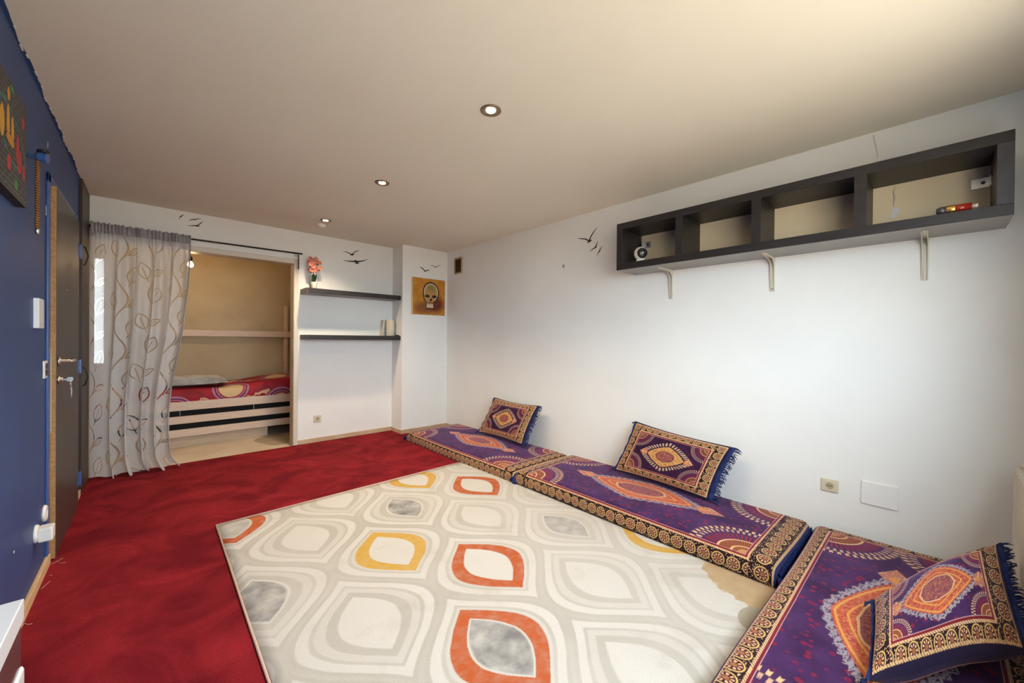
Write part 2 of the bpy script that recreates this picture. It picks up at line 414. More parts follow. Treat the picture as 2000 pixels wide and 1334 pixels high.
def rugpt(a, b):
    x = RX0 + (RX1 - RX0) * a; y = RY0 + (RY1 - RY0) * b
    e = min(a * (RX1 - RX0), (1 - a) * (RX1 - RX0), b * (RY1 - RY0), (1 - b) * (RY1 - RY0))
    return (x + .006 * sin(y * 5) * (a < .01), y + (.04 * a if b > .99 else 0), .009 - (.006 if e < .004 else 0) + .0015 * sin(7 * x + 3 * y))
m.grid(nu, nv, rugpt); uvs = [(p[0], p[1]) for p in m.v]
nb = len(m.v)
edge = [j * (nu + 1) for j in range(nv + 1)] + [nv * (nu + 1) + i for i in range(1, nu + 1)] + [j * (nu + 1) + nu for j in range(nv - 1, -1, -1)] + [i for i in range(nu - 1, 0, -1)]
for e in edge: m.v.append((m.v[e][0], m.v[e][1], .0005)); uvs.append((m.v[e][0], m.v[e][1]))
for k in range(len(edge)):
    k2 = (k + 1) % len(edge); m.f.append([edge[k], edge[k2], nb + k2, nb + k])
rug = m.build('area_rug', RUG, smooth=True, uvs=uvs)
tag(rug, 'cream area rug with orange and yellow ogee rings, stained grey and tan', 'rug')
bind = mat('rug_binding', (.52, .38, .31), .9)
bd = MB().tube([(RX0, RY1, .006), (RX0 + .006 * sin(2 * 5), 2.0, .006), (RX0, RY0, .006)], .006, 6)
bd.tube([(RX0, RY1, .006), (RX1, RY1 + .04, .006)], .006, 6).build('bound_edge', bind, rug, smooth=True)

# ------------------------------------------------------------------ oriental velvet textile
def textile(L, Wd, be, bs, pe_, ps_, cr, ma, mb, tone=0, endcap=True):
    """u along the length, v across; be/bs border widths at the ends and sides (bs<0: the band hangs on the side face)"""
    def f(t):
        uvv, u, v = uvco(t)
        a = L / 2 - fabs(u - L / 2); b = Wd / 2 - fabs(v - Wd / 2)
        if bs < 0: bq, b0 = b - bs / 2, 0.0
        else: bq, b0 = b - bs / 2, bs
        fine = noise(t, uvv, 55, 3); blot = noise(t, uvv, 7, 4); spk = voro(t, uvv, 70); orn = voro(t, uvv, 110)
        CR, GOLD, DK, MAR, ORG, PUR = (.62, .40, .21), (.55, .36, .13), (.018, .007, .010), (.10, .008, .012), (.50, .095, .03), (.052, .022, .085)
        DKP = (.020, .006, .022)
        # field
        c = mixc(op(t, 'MULTIPLY_ADD', blot, 3, -1.0, clamp=True), DKP if tone == 1 else (.030, .009, .046), (.040, .010, .044) if tone == 1 else (.062, .022, .096))
        c = mixc(below(voro(t, uvv, 26), .28, .1) * (.15 if tone == 1 else .75), c, (.22, .012, .038))
        # corner fans
        A, B = a - be - .025, b - b0 - .02
        r = hyp(A, B) / cr; th = fatan2(B, A)
        sc = fcos(th * 52.0) * .03
        inside = below(r + sc, .97, .03)
        ray_ = fcos(th * 52.0); ray2 = fcos(th * 64.0)
        fan = mixc(above(ray_, .25, .3) * band(r, .46, .68, .03), rgb(t, (.055, .018, .075)), (.26, .018, .022))
        fan = mixc(above(ray_, .1, .4) * band(r, .86, .97, .03), fan, CR)
        fan = mixc(above(-ray_, .1, .4) * band(r, .74, .84, .03) * above(orn, .22, .15), fan, (.50, .32, .22))
        
        fan = mixc(band(r, .42, .46, .015), fan, CR)
        fan = mixc(below(r, .42, .02) * above(ray2, -.1, .3), fan, (.36, .13, .035))
        fan = mixc(below(r, .42, .02) * below(ray2, -.1, .3), fan, MAR)
        fan = mixc(band(r, .20, .235, .015), fan, CR); fan = mixc(below(r, .12, .02), fan, (.42, .20, .08))
        if tone == 1: fan = mixc(rgb(t, (.55, .55, .55)).t and above(r, -1, .1) * .35, fan, DKP)
        c = mixc(inside, c, fan)
        # centre medallion
        s = fabs(u - L / 2); q = fabs(v - Wd / 2)
        d = (s / ma) ** 1.25 + (q / mb) ** 1.25
        ang = fatan2(q / mb, s / ma)
        tuft = fcos(ang * 40.0)
        c = mixc((band(d + tuft * .05, 1.0, 1.22, .05) if tone == 0 else band(d, 1.14, 1.55, .05) * above(tuft, -.1, .5)) * above(orn + tuft * .10, .36, .22), c, (.30, .26, .30) if tone == 0 else (.52, .38, .26))
        med = mixc(op(t, 'MULTIPLY_ADD', fine, 5, -2.0, clamp=True), (.36, .028, .028) if tone == 0 else (.33, .14, .045), (.54, .12, .04) if tone == 0 else GOLD)
        med = mixc(below(spk, .22, .1) * .7, med, CR)
        med = mixc(band(d, .86, .93, .02) + band(d, .58, .64, .02), med, (.66, .30, .06))
        lob = d + fcos(ang * 4.0) * .06
        med = mixc(below(lob, .46, .03), med, mixc(op(t, 'MULTIPLY_ADD', fine, 5, -2.0, clamp=True), (.13, .025, .075), (.30, .06, .06)))
        med = mixc(band(lob, .44, .50, .015), med, MAR if tone == 1 else CR)
        med = mixc(below(lob, .40, .03) * below(orn, .25, .1), med, (.62, .36, .10))
        med = mixc(above(fcos(spk * 34.0 + fine * 9.0), .6, .3) * .32, med, CR)
        med = mixc(above(fcos(orn * 26.0 + fine * 14.0), .7, .2) * .5, med, MAR)
        c = mixc(below(d, 1.0, .02), c, med)
        # finials on the long axis
        fs = (s - ma * 1.02) / (ma * .42)
        fw_ = op(t, 'MULTIPLY_ADD', fabs(fs - .38), -1.25, .85) * (mb * .42)
        fin = below(q, fw_, .006) * band(fs, 0.0, 1.1, .04)
        c = mixc(fin, c, mixc(below(spk, .3, .12), (.40, .16, .10), (.62, .42, .27)))
        c = mixc(below(hyp(fs - .25, q / (mb * .4)), .2, .05), c, (.58, .24, .05))
        # borders
        isE = below(a, be, .001)
        pu = (frac(u / ps_) - .5) * ps_; pv = (frac(v / pe_) - .5) * pe_
        P = mixv(isE, pu / ps_, pv / pe_); Q = mixv(isE, bq / ps_, (a - be / 2) / pe_)
        R = hyp(P, Q); T = fatan2(Q, P)
        bc = mixc(below(orn, .30, .12) * above(R, .47, .03), rgb(t, DK), CR)
        bc = mixc(band(R, .36, .44, .02), bc, GOLD)
        bc = mixc(below(R, .36, .02), bc, mixc(op(t, 'MULTIPLY_ADD', fine, 4, -1.5, clamp=True), DK, (.09, .025, .012)))
        bc = mixc(band(R, .16, .31, .02) * above(fcos(T * 9.0), -.1, .4), bc, (.60, .34, .22))
        bc = mixc(below(R, .12, .02), bc, (.30, .12, .05))
        border = fmax(isE, below(b, b0, .001))
        c = mixc(border, c, bc)
        # guard stripes
        zz = frac((u + v) / .013)
        g = fmin(a - be, b - b0)
        c = mixc(band(g, 0.0, .010, .002) * above(zz, .25, .2), c, CR)
        c = mixc(band(g, .010, .019, .002), c, (.17, .012, .018)); c = mixc(band(g, .019, .022, .0015), c, (.42, .26, .28))
        if bs > 0:
            e = fmin(a, b); c = mixc(band(e, .013, .021, .002) * above(zz, .25, .2), c, CR); c = mixc(below(e, .013, .002), c, (.016, .012, .035))
        else:
            c = mixc(band(a, -.002, .011, .002) * above(zz, .25, .2), c, CR)
            c = mixc(below(a, -.002, .002), c, (.016, .027, .11))
        return mulc(c, op(t, 'MULTIPLY_ADD', noise(t, uvv, 330, 2), .7, .68))
    return f
ML, MW, MH = 1.905, .76, .105
def velvet(name, fn):
    m_ = mat(name, rough=.8, spec=.12, build=fn, bump=lambda t: (noise(t, objco(t), 300, 2, .7) + noise(t, objco(t), 6, 3) * 3, .35, .003))
    b = m_.node_tree.nodes['Principled BSDF']; b.inputs['Sheen Weight'].default_value = .25; b.inputs['Sheen Roughness'].default_value = .4
    b.inputs['Sheen Tint'].default_value = (.6, .45, .8, 1)
    return m_
TOSHAK = velvet('toshak_velvet', textile(ML, MW, .125, -.088, .085, .076, .30, .40, .17))
TOSHAK2 = velvet('toshak_velvet_rolled', textile(ML, MW, .09, .078, .085, .076, .30, .40, .17))
CUSHV = velvet('cushion_velvet', textile(.76, .47, .085, .062, .066, .064, .125, .150, .090, tone=1))
CUSHV2 = velvet('cushion_velvet_purple', textile(.76, .47, .105, .06, .075, .064, .10, .20, .12, tone=0))

def prof(t, L, r=.045, h=MH):
    """distance along the cover -> (position, drop)"""
    if t > L / 2:
        p, d = prof(L - t, L, r, h); return L - p, d
    if t < -h + .0001: return 0.0, h
    arc = r * pi / 2
    t2 = t + (arc - r)                      # cover length shortened by the rounded edge
    if t2 < 0: return max(-.004, -.004), min(h, r - t2)
    if t2 < arc:
        a = t2 / r; return r - r * cos(a), r - r * sin(a)
    return t, 0.0
def toshak(label, origin, ex, ey, seed, mt=None):
    """origin: front corner at the floor; ex along the length, ey across towards the wall"""
    rg = random.Random(seed); ph = [rg.uniform(0, 6) for _ in range(6)]
    root = thing('floor_mattress', origin, label, 'mattress')
    ex, ey = Vector(ex), Vector(ey); o = Vector(origin)
    m = MB(); uvs = []
    us = [-MH + (ML + 2 * MH) * i / 150 for i in range(151)]; vs_ = [-MH + (MW + 2 * MH) * j / 70 for j in range(71)]
    for v in vs_:
        py_, dv = prof(v, MW)
        for u in us:
            px_, du = prof(u, ML)
            k = max(0, sin(pi * min(max(u / ML, 0), 1)) * sin(pi * min(max(v / MW, 0), 1)))
            puff = .016 * k ** .5 + .004 * k * (sin(7 * u + ph[0]) * sin(6 * v + ph[1]) + .6 * sin(17 * u + 3 * v + ph[2]))
            z = max(0.0, MH - du - dv + (puff if du + dv < .05 else puff * .3))
            bow = .006 * sin(3.1 * u + ph[3]); bow2 = .006 * sin(5 * v + ph[4])
            m.v.append(tuple(o + ex * (px_ + bow2 * (du > 0)) + ey * (py_ + bow * (dv > 0)) + Vector((0, 0, z)))); uvs.append((u, v))
    for j in range(70):
        for i in range(150): m.f.append([j * 151 + i, j * 151 + i + 1, (j + 1) * 151 + i + 1, (j + 1) * 151 + i])
    m.build('cover', mt or TOSHAK, root, smooth=True, uvs=uvs)
    # navy ticking showing at both ends and tufts at the front corners
    for e, su in ((0, -1), (1, 1)):
        s_ = MB(); base = o + ex * (ML * e + su * .003)
        def strip(a, b_):
            return base + ex * su * (.004 + .008 * sin(pi * b_) + .002 * sin(40 * a)) + ey * (.015 + (MW - .03) * a) + Vector((0, 0, .004 + (MH - .035) * b_))
        s_.grid(60, 5, strip).build('end_ticking', NAVY, root, smooth=True)
        tf = MB(); c0 = base + ey * .012 + Vector((0, 0, .05))
        for k in range(9):
            dr = ex * su * rg.uniform(.01, .05) - ey * rg.uniform(-.01, .03)
            tf.tube([c0, c0 + dr * .6 + Vector((0, 0, -.012)), c0 + dr + Vector((0, 0, -.044 + .006 * rg.random()))], [.006, .009, .004], 5)
        tf.build('corner_tuft', NAVY, root, smooth=True)
    return root
XM = W - MW - .018
toshak('purple velvet floor mattress reaching to the white column', (XM - .01, 4.352, .0), (0, -1, 0), (1, 0, 0), 1)
toshak('purple velvet floor mattress in the middle of the row below the wall socket', (XM, 2.432, .010), (0, -1, 0), (1, 0, 0), 2)
toshak('purple velvet floor mattress laid crosswise along the radiator', (W - .02 - ML, .500, .010), (1, 0, 0), (0, -1, 0), 3, TOSHAK2)

# cushions
def cushion(label, BL, BR, TR, TL, thick, m_, seed, L=.76, Wd=.47):
    BL, BR, TR, TL = map(Vector, (BL, BR, TR, TL)); rg = random.Random(seed)
    ctr = (BL + BR + TR + TL) / 4
    nrm = (BR - BL).cross(TL - BL).normalized()
    root = thing('cushion', tuple(min((BL, BR), key=lambda p: p.z)), label, 'cushion', 'tasselled cushions on the floor mattresses')
    def pos(a, b, side):
        x, y = 2 * a - 1, 2 * b - 1
        k = max(0, (1 - abs(x) ** 3.2)) ** .55 * max(0, (1 - abs(y) ** 3.0)) ** .55
        pa = .5 + (a - .5) * (1 - .045 * (1 - y * y) * abs(x) ** 2); pb = .5 + (b - .5) * (1 - .07 * (1 - x * x) * abs(y) ** 2)
        p = BL * (1 - pa) * (1 - pb) + BR * pa * (1 - pb) + TR * pa * pb + TL * (1 - pa) * pb
        return p + nrm * (side * thick * k * (1 + .06 * sin(9 * a + 5 * b)) + .006 * sin(8 * a + seed))
    m = MB(); uvs = []
    for side in (1, -1):
        m.grid(56, 36, lambda a, b: pos(a, b, side)); uvs += [(L * i / 56, Wd * j / 36) for j in range(37) for i in range(57)]
    m.build('cover', m_, root, smooth=True, uvs=uvs)
    # navy strip and fringe on the two short ends
    for a0, full in ((1.0, True), (0.0, False)):
        out = (BR - BL).normalized() * (1 if a0 else -1)
        s_ = MB(); s_.grid(36, 3, lambda b, k: pos(a0, b, 0) + out * (.03 * k - .004) * (1 if full else .5) + nrm * (.004 * sin(30 * b) + .008 * sin(3.1 * k)))
        s_.build('end_band', NAVY, root, smooth=True)
        def strand(fr, b, sc_):
            b = min(max(b, 0), 1); p0 = pos(a0, b, 0) + out * (.024 if full else .01); ln = rg.uniform(.025, .055) * sc_
            sw = (TL - BL).normalized() * rg.uniform(-.022, .012) + nrm * rg.uniform(-.004, .016)
            fr.tube([p0, p0 + out * ln * .5 + sw * .3 + Vector((0, 0, -.002)), p0 + out * ln * .9 + sw + Vector((0, 0, -.01))], [.0028, .0030, .0018], 4)
        if full:
            fr = MB()
            for k in range(64): strand(fr, (k + rg.random()) / 64, 1)
            fr.build('fringe', NAVY, root, smooth=True)
        else:
            for b0 in (.02, .97):
                fr = MB()
                for k in range(5): strand(fr, b0 + rg.uniform(-.012, .012), .6)
                fr.build('corner_tassel', NAVY, root, smooth=True)
    return root
cushion('dark tasselled cushion leaning on the wall near the column', (3.215, 3.600, .150), (3.215, 2.865, .150), (3.385, 2.80, .545), (3.385, 3.50, .550), .062, CUSHV, 1)
cushion('dark tasselled cushion leaning on the wall beneath the long box shelf', (3.245, 1.800, .155), (3.21, 1.045, .150), (3.385, .955, .500), (3.392, 1.690, .560), .062, CUSHV, 2)
cushion('purple tasselled cushion propped against the radiator in the corner', (2.04, .13, .19), (2.47, -.205, .25), (3.08, -.185, .385), (2.57, .165, .19), .078, CUSHV2, 3)

# ------------------------------------------------------------------ long box shelf on the right wall
SX = W - .30
sh = thing('box_shelf', (W, .77, 1.80), 'long black box shelf with four open bays on cream brackets', 'shelf')
bx('top_board', WENGE, SX, W, -.224, 1.762, 2.122, 2.173, sh, .0015)
bx('bottom_board', WENGE, SX, W, -.224, 1.762, 1.800, 1.851, sh, .0015)
for y0, y1, m_ in ((1.712, 1.762, WENGE), (-.224, -.174, GREYEDGE)): bx('end_board', m_, SX, W, y0, y1, 1.851, 2.122, sh, .0015)
for y0, y1 in ((1.227, 1.280), (.743, .796), (.257, .308)): bx('divider', WENGE, SX, W, y0, y1, 1.851, 2.122, sh, .0015)
UND = mat('shelf_underside_lit', (.30, .29, .275), .5)  # light falling on the black shelves' undersides, put into a paler grey
bx('underside_lit', UND, SX + .004, W, -.222, 1.760, 1.7985, 1.8005, sh)
for y in (1.66, -.14):
    pl = MB().box(W - .006, W - .001, y - .035, y + .03, 2.015, 2.065).box(W - .035, W - .006, y - .035 if y < 0 else y + .024, y - .03 if y < 0 else y + .03, 2.015, 2.065)
    po = pl.build('wall_plate', STEEL, sh, bevel=.001)
    MB().lathe([(.008, -.0075), (.008, -.0055)], (W, y - .01, 2.04), 14, 'x').build('screw_hole', DARKP, po)
op_ = bx('old_paint', mat('old_tan_paint', rough=.8, build=var((.84, .69, .45), (.78, .63, .40), 3)), W - .0012, W + .001, -.174, 1.712, 1.851, 2.122)
op_['kind'] = 'structure'; op_.name = 'wall_right_old_paint'
def bracket(y):
    b = MB(); prof_ = []
    for k in range(9):                      # outer edge along the wall, a curved corner, then out under the shelf
        a = k / 8 * pi / 2; prof_.append((W - .03 + .03 * cos(a) - .0005, 1.768 + .03 * sin(a)))
    for s_ in (-1, 1):
        b.prism([(W - .001, 1.572), (W - .001, 1.7985), (W - .215, 1.7985), (W - .215, 1.794), (W - .06, 1.782), (W - .03, 1.765), (W - .016, 1.74), (W - .006, 1.575)], 'y', y + s_ * .011 - .0025, y + s_ * .011 + .0025)
    b.prism([(y - .014, 1.80 - .03), (y + .014, 1.80 - .03), (y + .006, 1.572), (y - .006, 1.572)], 'x', W - .004, W - .0008)
    b.prism([(W - .22, y - .006), (W - .22, y + .006), (W - .001, y + .014), (W - .001, y - .014)], 'z', 1.7955, 1.7985)
    o = b.build('bracket', BRACKET, sh, bevel=.001)
    for z in (1.745, 1.59): MB().lathe([(.004, -.0055), (.003, -.004)], (W, y, z), 10, 'x').build('screw', STEEL, o)
for y in (1.447, .750, .047): bracket(y)
# things on and behind the shelf
cp = onx(1251, 513, SX + .055); cp.z = 1.851
c = thing('security_camera', tuple(cp), 'round white security camera with a black glossy face', 'camera')
MB().lathe([(.036, 0), (.040, .005), (.034, .010), (.030, .02)], cp, 24).build('base', PLASTIC, c, smooth=True)
cc = cp + Vector((0, 0, .066))
MB().lathe([(.0005 + .050 * sin(pi * k / 14), -.052 * cos(pi * k / 14)) for k in range(15)], cc, 30, 'z').build('body', PLASTIC, c, smooth=True)
dd = Vector((-.62, -.78, -.06)).normalized(); q = dd.to_track_quat('Z', 'Y').to_matrix()
ln = MB().lathe([(.040, .022), (.0405, .034), (.036, .044), (.024, .050), (.001, .052)], (0, 0, 0), 28); ln.v = [tuple(cc + q @ Vector(v)) for v in ln.v]
face = ln.build('lens_face', DARKP, c, smooth=True)
l2 = MB().lathe([(.009, .0505), (.007, .054), (.001, .0545)], (0, 0, 0), 16); l2.v = [tuple(cc + q @ Vector(v)) for v in l2.v]
l2.build('lens', CHROME, face, smooth=True)
bp = onx(1868, 408, SX + .03)
b = thing('small_bottle', (bp.x, bp.y, 1.851), 'tiny red bottle with gold collar lying in the end bay', 'bottle')
RED = mat('red_glass', (.30, .02, .01), .15); GOLDM = mat('gold_foil', (.75, .42, .12), .25, .9)
def lying(name, m_, prof_):
    o = MB(); o.lathe([(r_, h_ + .062) for r_, h_ in prof_], (bp.x, bp.y, 1.8705), 18, 'y'); return o.build(name, m_, b, smooth=True)
lying('body', RED, [(.002, -.110), (.0185, -.108), (.0185, -.062), (.017, -.058)]); lying('neck', mat('pale_cap', (.65, .60, .48), .4), [(.008, -.128), (.009, -.126), (.009, -.110), (.004, -.109)])
lying('collar', GOLDM, [(.018, -.060), (.0195, -.056), (.0195, -.032), (.018, -.029)]); lying('cap', mat('grey_cap', (.10, .10, .12), .3, .5), [(.0185, -.030), (.0188, -.01), (.013, .002), (.001, .004)])
scr = MB().prism([(onx(u, v, W).y, onx(u, v, W).z) for u, v in ((1745, 405), (1752, 404), (1758, 409), (1756, 416), (1750, 421), (1747, 428), (1739, 424), (1742, 414))], 'x', W - .0015, W + .001).build('wall_scrap', PLASTIC)
tag(scr, 'torn white scrap stuck on the wall inside the end bay', 'scrap')
crk = MB().tube([onx(u, v, W - .001) for u, v in ((1750, 359), (1747, 368), (1745, 376), (1748, 384), (1747, 393), (1745, 399), (1747, 405))], [.0015, .002, .004, .006, .005, .003, .002], 6)
tag(crk.build('plaster_crack', mat('pale_filler', (.62, .54, .40), .8)), 'pale filled crack running down to the torn scrap', 'crack')
crk = MB().tube([onx(u, v, W - .0005) for u, v in ((1706, 264), (1708, 275), (1711, 286), (1713, 297), (1714, 308))], [.003, .004, .005, .003, .002], 6)
tag(crk.build('plaster_crack', mat('pale_filler2', (.66, .62, .53), .8)), 'faint filled crack above the top board of the box shelf', 'crack')
pg = onx(1101, 520, W)
tag(bx('wall_plug', mat('grey_plug', (.38, .35, .27), .6), W - .006, W + .001, pg.y - .012, pg.y + .012, pg.z - .016, pg.z + .016, bevel=.002), 'tiny grey cover on the bare wall below the flying birds', 'cover')

# sockets on the right wall
def socket_x(x, s, y, z, label, m_, w=.084, h=.076):
    r = thing('wall_socket', (x, y, z), label, 'socket')
    bx('plate', m_, *sorted((x, x + s * .010)), y - w / 2, y + w / 2, z - h / 2, z + h / 2, r, .004)
    ins = MB().box(*sorted((x, x + s * .0125)), y - .027, y + .027, z - .027, z + .027).build('insert', m_, r, bevel=.002)
    MB().lathe([(.0205, s * .0135), (.0195, s * .0128), (.018, s * .0128)], (x, y, z), 24, 'x').build('well', mat('socket_well', (.42, .37, .25), .5), ins)
    for k in (-1, 0, 1): MB().lathe([(.0032, s * .0142), (.003, s * .013)], (x, y + k * .0095, z), 10, 'x').build('hole', DARKP, ins)
    return r
socket_x(W, -1, .435, .358, 'cream wall socket with a round well above the middle mattress', IVORY)
p0, p1 = onx(1682, 937, W), onx(1754, 998, W)
tag(bx('blank_plate', mat('painted_plate', (.82, .84, .82), .5), W - .009, W + .001, p1.y, p0.y, p1.z, p0.z, bevel=.003), 'blank white cover plate screwed flat beside the socket', 'plate')

# ------------------------------------------------------------------ vent
vt = thing('air_vent', (W, 4.407, 2.23), 'small brown slatted air vent high beside the column', 'vent')
BRN = mat('vent_brown', (.14, .085, .03), .6)
f_ = MB(); y0, y1, z0, z1 = 4.322, 4.492, 2.122, 2.338
f_.box(W - .014, W, y0, y1, z0, z0 + .016).box(W - .014, W, y0, y1, z1 - .02, z1).box(W - .014, W, y0, y0 + .014, z0 + .016, z1 - .02).box(W - .014, W, y1 - .012, y1, z0 + .016, z1 - .02)
f_.build('frame', mat('vent_frame', (.40, .32, .18), .6), vt, bevel=.001)
bx('backing', mat('vent_dark', (.05, .03, .012), .8), W - .003, W, y0 + .01, y1 - .01, z0 + .01, z1 - .01, vt)
sl0 = None
for k in range(11):
    z = z0 + .022 + k * .0158
    if sl0 is None: sl0 = MB().prism([(W - .012, z), (W - .003, z + .006), (W - .003, z + .009), (W - .012, z + .003)], 'y', y0 + .012, y1 - .012).build('slat', BRN, vt)
    else: copyobj(sl0, None, (0, 0, k * .0158))

# ------------------------------------------------------------------ birds
DECAL = mat('black_vinyl', (.012, .010, .009), .5); DECALG = mat('grey_vinyl', (.20, .17, .14), .6)
def bird(label, strokes, plane, val, m_=DECAL):
    """each stroke: list of (u, v, half width) in photo pixels on a wall plane"""
    s_ = MB()
    for st in strokes:
        L_, R_ = [], []
        for k, (u, v, hw) in enumerate(st):
            a, b_ = st[max(k - 1, 0)], st[min(k + 1, len(st) - 1)]
            dx, dy = b_[0] - a[0], b_[1] - a[1]; n_ = sqrt(dx * dx + dy * dy) or 1
            for lst, sg in ((L_, 1), (R_, -1)):
                uu, vv = u - dy / n_ * hw * sg, v + dx / n_ * hw * sg
                lst.append((onx(uu, vv, val) if plane == 'x' else ony(uu, vv, val)))
        pl = L_ + R_[::-1]
        off = Vector((-.0012, 0, 0)) if plane == 'x' else Vector((0, -.0012, 0))
        b0 = len(s_.v); n = len(L_)
        for p in L_ + R_: s_.v.append(tuple(p + off))
        for p in L_ + R_: s_.v.append(tuple(p - off * .1))
        for k in range(n - 1):
            s_.f.append([b0 + k, b0 + k + 1, b0 + n + k + 1, b0 + n + k])
            s_.f.append([b0 + k, b0 + k + 1, b0 + 2 * n + k + 1, b0 + 2 * n + k]); s_.f.append([b0 + n + k, b0 + n + k + 1, b0 + 3 * n + k + 1, b0 + 3 * n + k])
    tag(s_.build('bird_decal', m_), label, 'wall decal', 'bird wall decals')
bird('smallest black bird decal above the curtain, wings bent in a hook', [[(350, 429, .3), (351.5, 424, .8), (354, 422.5, 1.3), (356, 420.5, .8), (360.5, 419.5, .2)]], 'y', D)
bird('thin black bird decal above the curtain with level curved wings', [[(368.5, 432, .2), (372, 429.3, .7), (377, 428.6, .8), (381, 429.3, 1.1), (384, 427.6, .7), (388, 427.2, .5), (393, 427.7, .15)]], 'y', D)
bird('black bird decal above the curtain with one wing raised', [[(367, 440.5, .2), (373, 441, .6), (380, 440.5, .9), (385, 441.2, 1.3), (391, 442, .4)], [(384.5, 441, 1.0), (390, 437.5, .9), (393, 435, .8), (396, 433, .3)]], 'y', D)
bird('black bird decal with swept wings above the floating shelves', [[(670, 492.3, .2), (675, 491.8, .6), (681, 494, .7), (686, 497, 1.0)], [(687, 497.5, 1.1), (690, 494, .7), (695, 491, .9), (701.5, 489.5, .3)], [(684, 497, 1.0), (688, 498, 1.5), (693, 496, .3)]], 'y', D)
bird('wide black bird decal with spread wings above the floating shelves', [[(670, 508.5, .2), (680, 510, .8), (690, 510.5, 1.3), (697, 511.3, 1.8), (702, 510.6, 1.3), (710, 509.5, .9), (718, 506.3, .2)], [(693, 508, .8), (696.5, 511, 1.8), (697, 514, 2.6), (697, 515.2, 6)]], 'y', D)
bird('black bird decal gliding just over the skull painting', [[(820, 521.5, .3), (824, 523.5, .9), (828, 527, .8), (830, 530, 1.2)], [(830, 530.3, 1.2), (833, 528.5, .7), (836, 527.5, .9), (839, 529, .3)]], 'y', D - DC)
bird('faded grey bird decal on the column', [[(840.5, 518.3, .2), (845, 518.8, .6), (848, 520, .6), (851, 522.5, .9)], [(851, 522.6, .9), (854, 520, .6), (857, 518.6, .6), (860.5, 518.3, .2)]], 'y', D - DC, DECALG)
bird('large black bird decal soaring on the white wall beside the box shelf', [[(1128.5, 465.5, .3), (1136, 466.3, .9), (1144, 467, 1.1), (1150, 470.5, 1.3)], [(1151, 470, 1.1), (1154, 462, .9), (1159, 454, .8), (1166, 444, .2)], [(1147, 474.3, .4), (1151, 471, 2.0), (1156, 468.5, .5)]], 'x', W)
bird('middle black bird decal with one steep wing beside the box shelf', [[(1152, 492, .2), (1157, 487, .7), (1162, 484, 1.0), (1163.5, 482.5, 1.2)], [(1163, 483.5, 1.2), (1165, 478, .8), (1167.5, 471.5, .25)], [(1161, 485, .5), (1166, 481.5, .5)]], 'x', W)
bird('smallest black bird decal beside the box shelf', [[(1165.5, 500, .2), (1168, 494.5, .6), (1171, 490.5, 1.1), (1173, 485, .6), (1176.5, 480.5, .2)]], 'x', W)

# ------------------------------------------------------------------ floating shelves and what stands on them
for z0, z1, lab in ((1.733, 1.789, 'upper black floating shelf carrying the potted orchid'), (1.213, 1.266, 'lower black floating shelf carrying the cream canister')):
    s_ = thing('floating_shelf', (2.23, D, z0), lab, 'shelf', 'black floating shelves')
    bx('board', WENGE, 1.690, 2.794, 4.722, D, z0, z1, s_, .0015)
    bx('end_cap', GREYEDGE, 1.672, 1.690, 4.722, D, z0, z1, s_, .001)
    bx('underside_lit', UND, 1.676, 2.792, 4.726, D, z0 - .0015, z0, s_)  # added sheet, its grey paints the underside as lit
px_, py_, pz_ = 1.785, 4.86, 1.789
pl = thing('potted_orchid', (px_, py_, pz_), 'small artificial orchid with pink flowers in a white pot', 'plant')
MB().lathe([(.026, 0), (.030, .004), (.036, .078), (.037, .082), (.033, .082), (.031, .070), (.002, .069)], (px_, py_, pz_), 24).build('pot', POT, pl, smooth=True)
for k, (a, h, lean) in enumerate(((.4, .115, .035), (2.2, .105, .028), (4.3, .11, .04), (5.4, .085, .03))):
    lf = MB(); dx, dy = cos(a), sin(a)
    def leafp(u, v):
        w_ = .020 * sin(pi * (.12 + .86 * v)) ** .8; x = (u - .5) * 2 * w_
        r_ = .004 + lean * v * v
        return (px_ + dx * r_ - dy * x, py_ + dy * r_ + dx * x - .006 * abs(u - .5), pz_ + .066 + h * v + .004 * abs(u - .5))
    lf.grid(4, 9, leafp).build('leaf', LEAF, pl, smooth=True)
stm = MB().tube([(px_, py_, pz_ + .06), (px_ - .006, py_, pz_ + .18), (px_ - .004, py_ - .01, pz_ + .29), (px_ + .012, py_ - .03, pz_ + .375)], [.003, .003, .0025, .0015], 6)
stm.build('stem', LEAF, pl, smooth=True)
rg = random.Random(11)
fl0 = None
for k in range(26):
    t_ = k / 25; c0 = Vector((px_ + rg.uniform(-.055, .06) * (1 - .25 * abs(t_ - .5)), py_ - .01 + rg.uniform(-.04, .03), pz_ + .205 + .15 * t_ + rg.uniform(-.012, .012)))
    if fl0 is None:
        fm_ = MB()
        for j in range(5):
            a = j * 2 * pi / 5
            def pet(u, v):
                w_ = .013 * sin(pi * (.08 + .84 * v)) ; x = (u - .5) * 2 * w_; r_ = .003 + .024 * v
                return (cos(a) * r_ - sin(a) * x, sin(a) * r_ + cos(a) * x, .006 * v * v + .003 * (u - .5) ** 2)
            fm_.grid(3, 4, pet)
        fm_.lathe([(.004, .0), (.005, .004), (.002, .009), (.0005, .010)], (0, 0, 0), 8)
        fl = fm_.build('flower', PETAL, pl, smooth=True); fl0 = fl
    else:
        fl = fl0.copy(); COL.objects.link(fl); fl.parent = pl
    n_ = Vector((rg.uniform(-.9, .5), -1, rg.uniform(-.3, .5))).normalized()
    fl.matrix_parent_inverse = Matrix.Identity(4)
    mw = Matrix.Translation(c0) @ n_.to_track_quat('Z', 'Y').to_matrix().to_4x4() @ Matrix.Rotation(rg.uniform(0, 6), 4, 'Z')
    fl.matrix_basis = Matrix.Translation(-Vector((px_, py_, pz_))) @ mw
CANV = mat('cream_paper', (.60, .55, .44), .7)
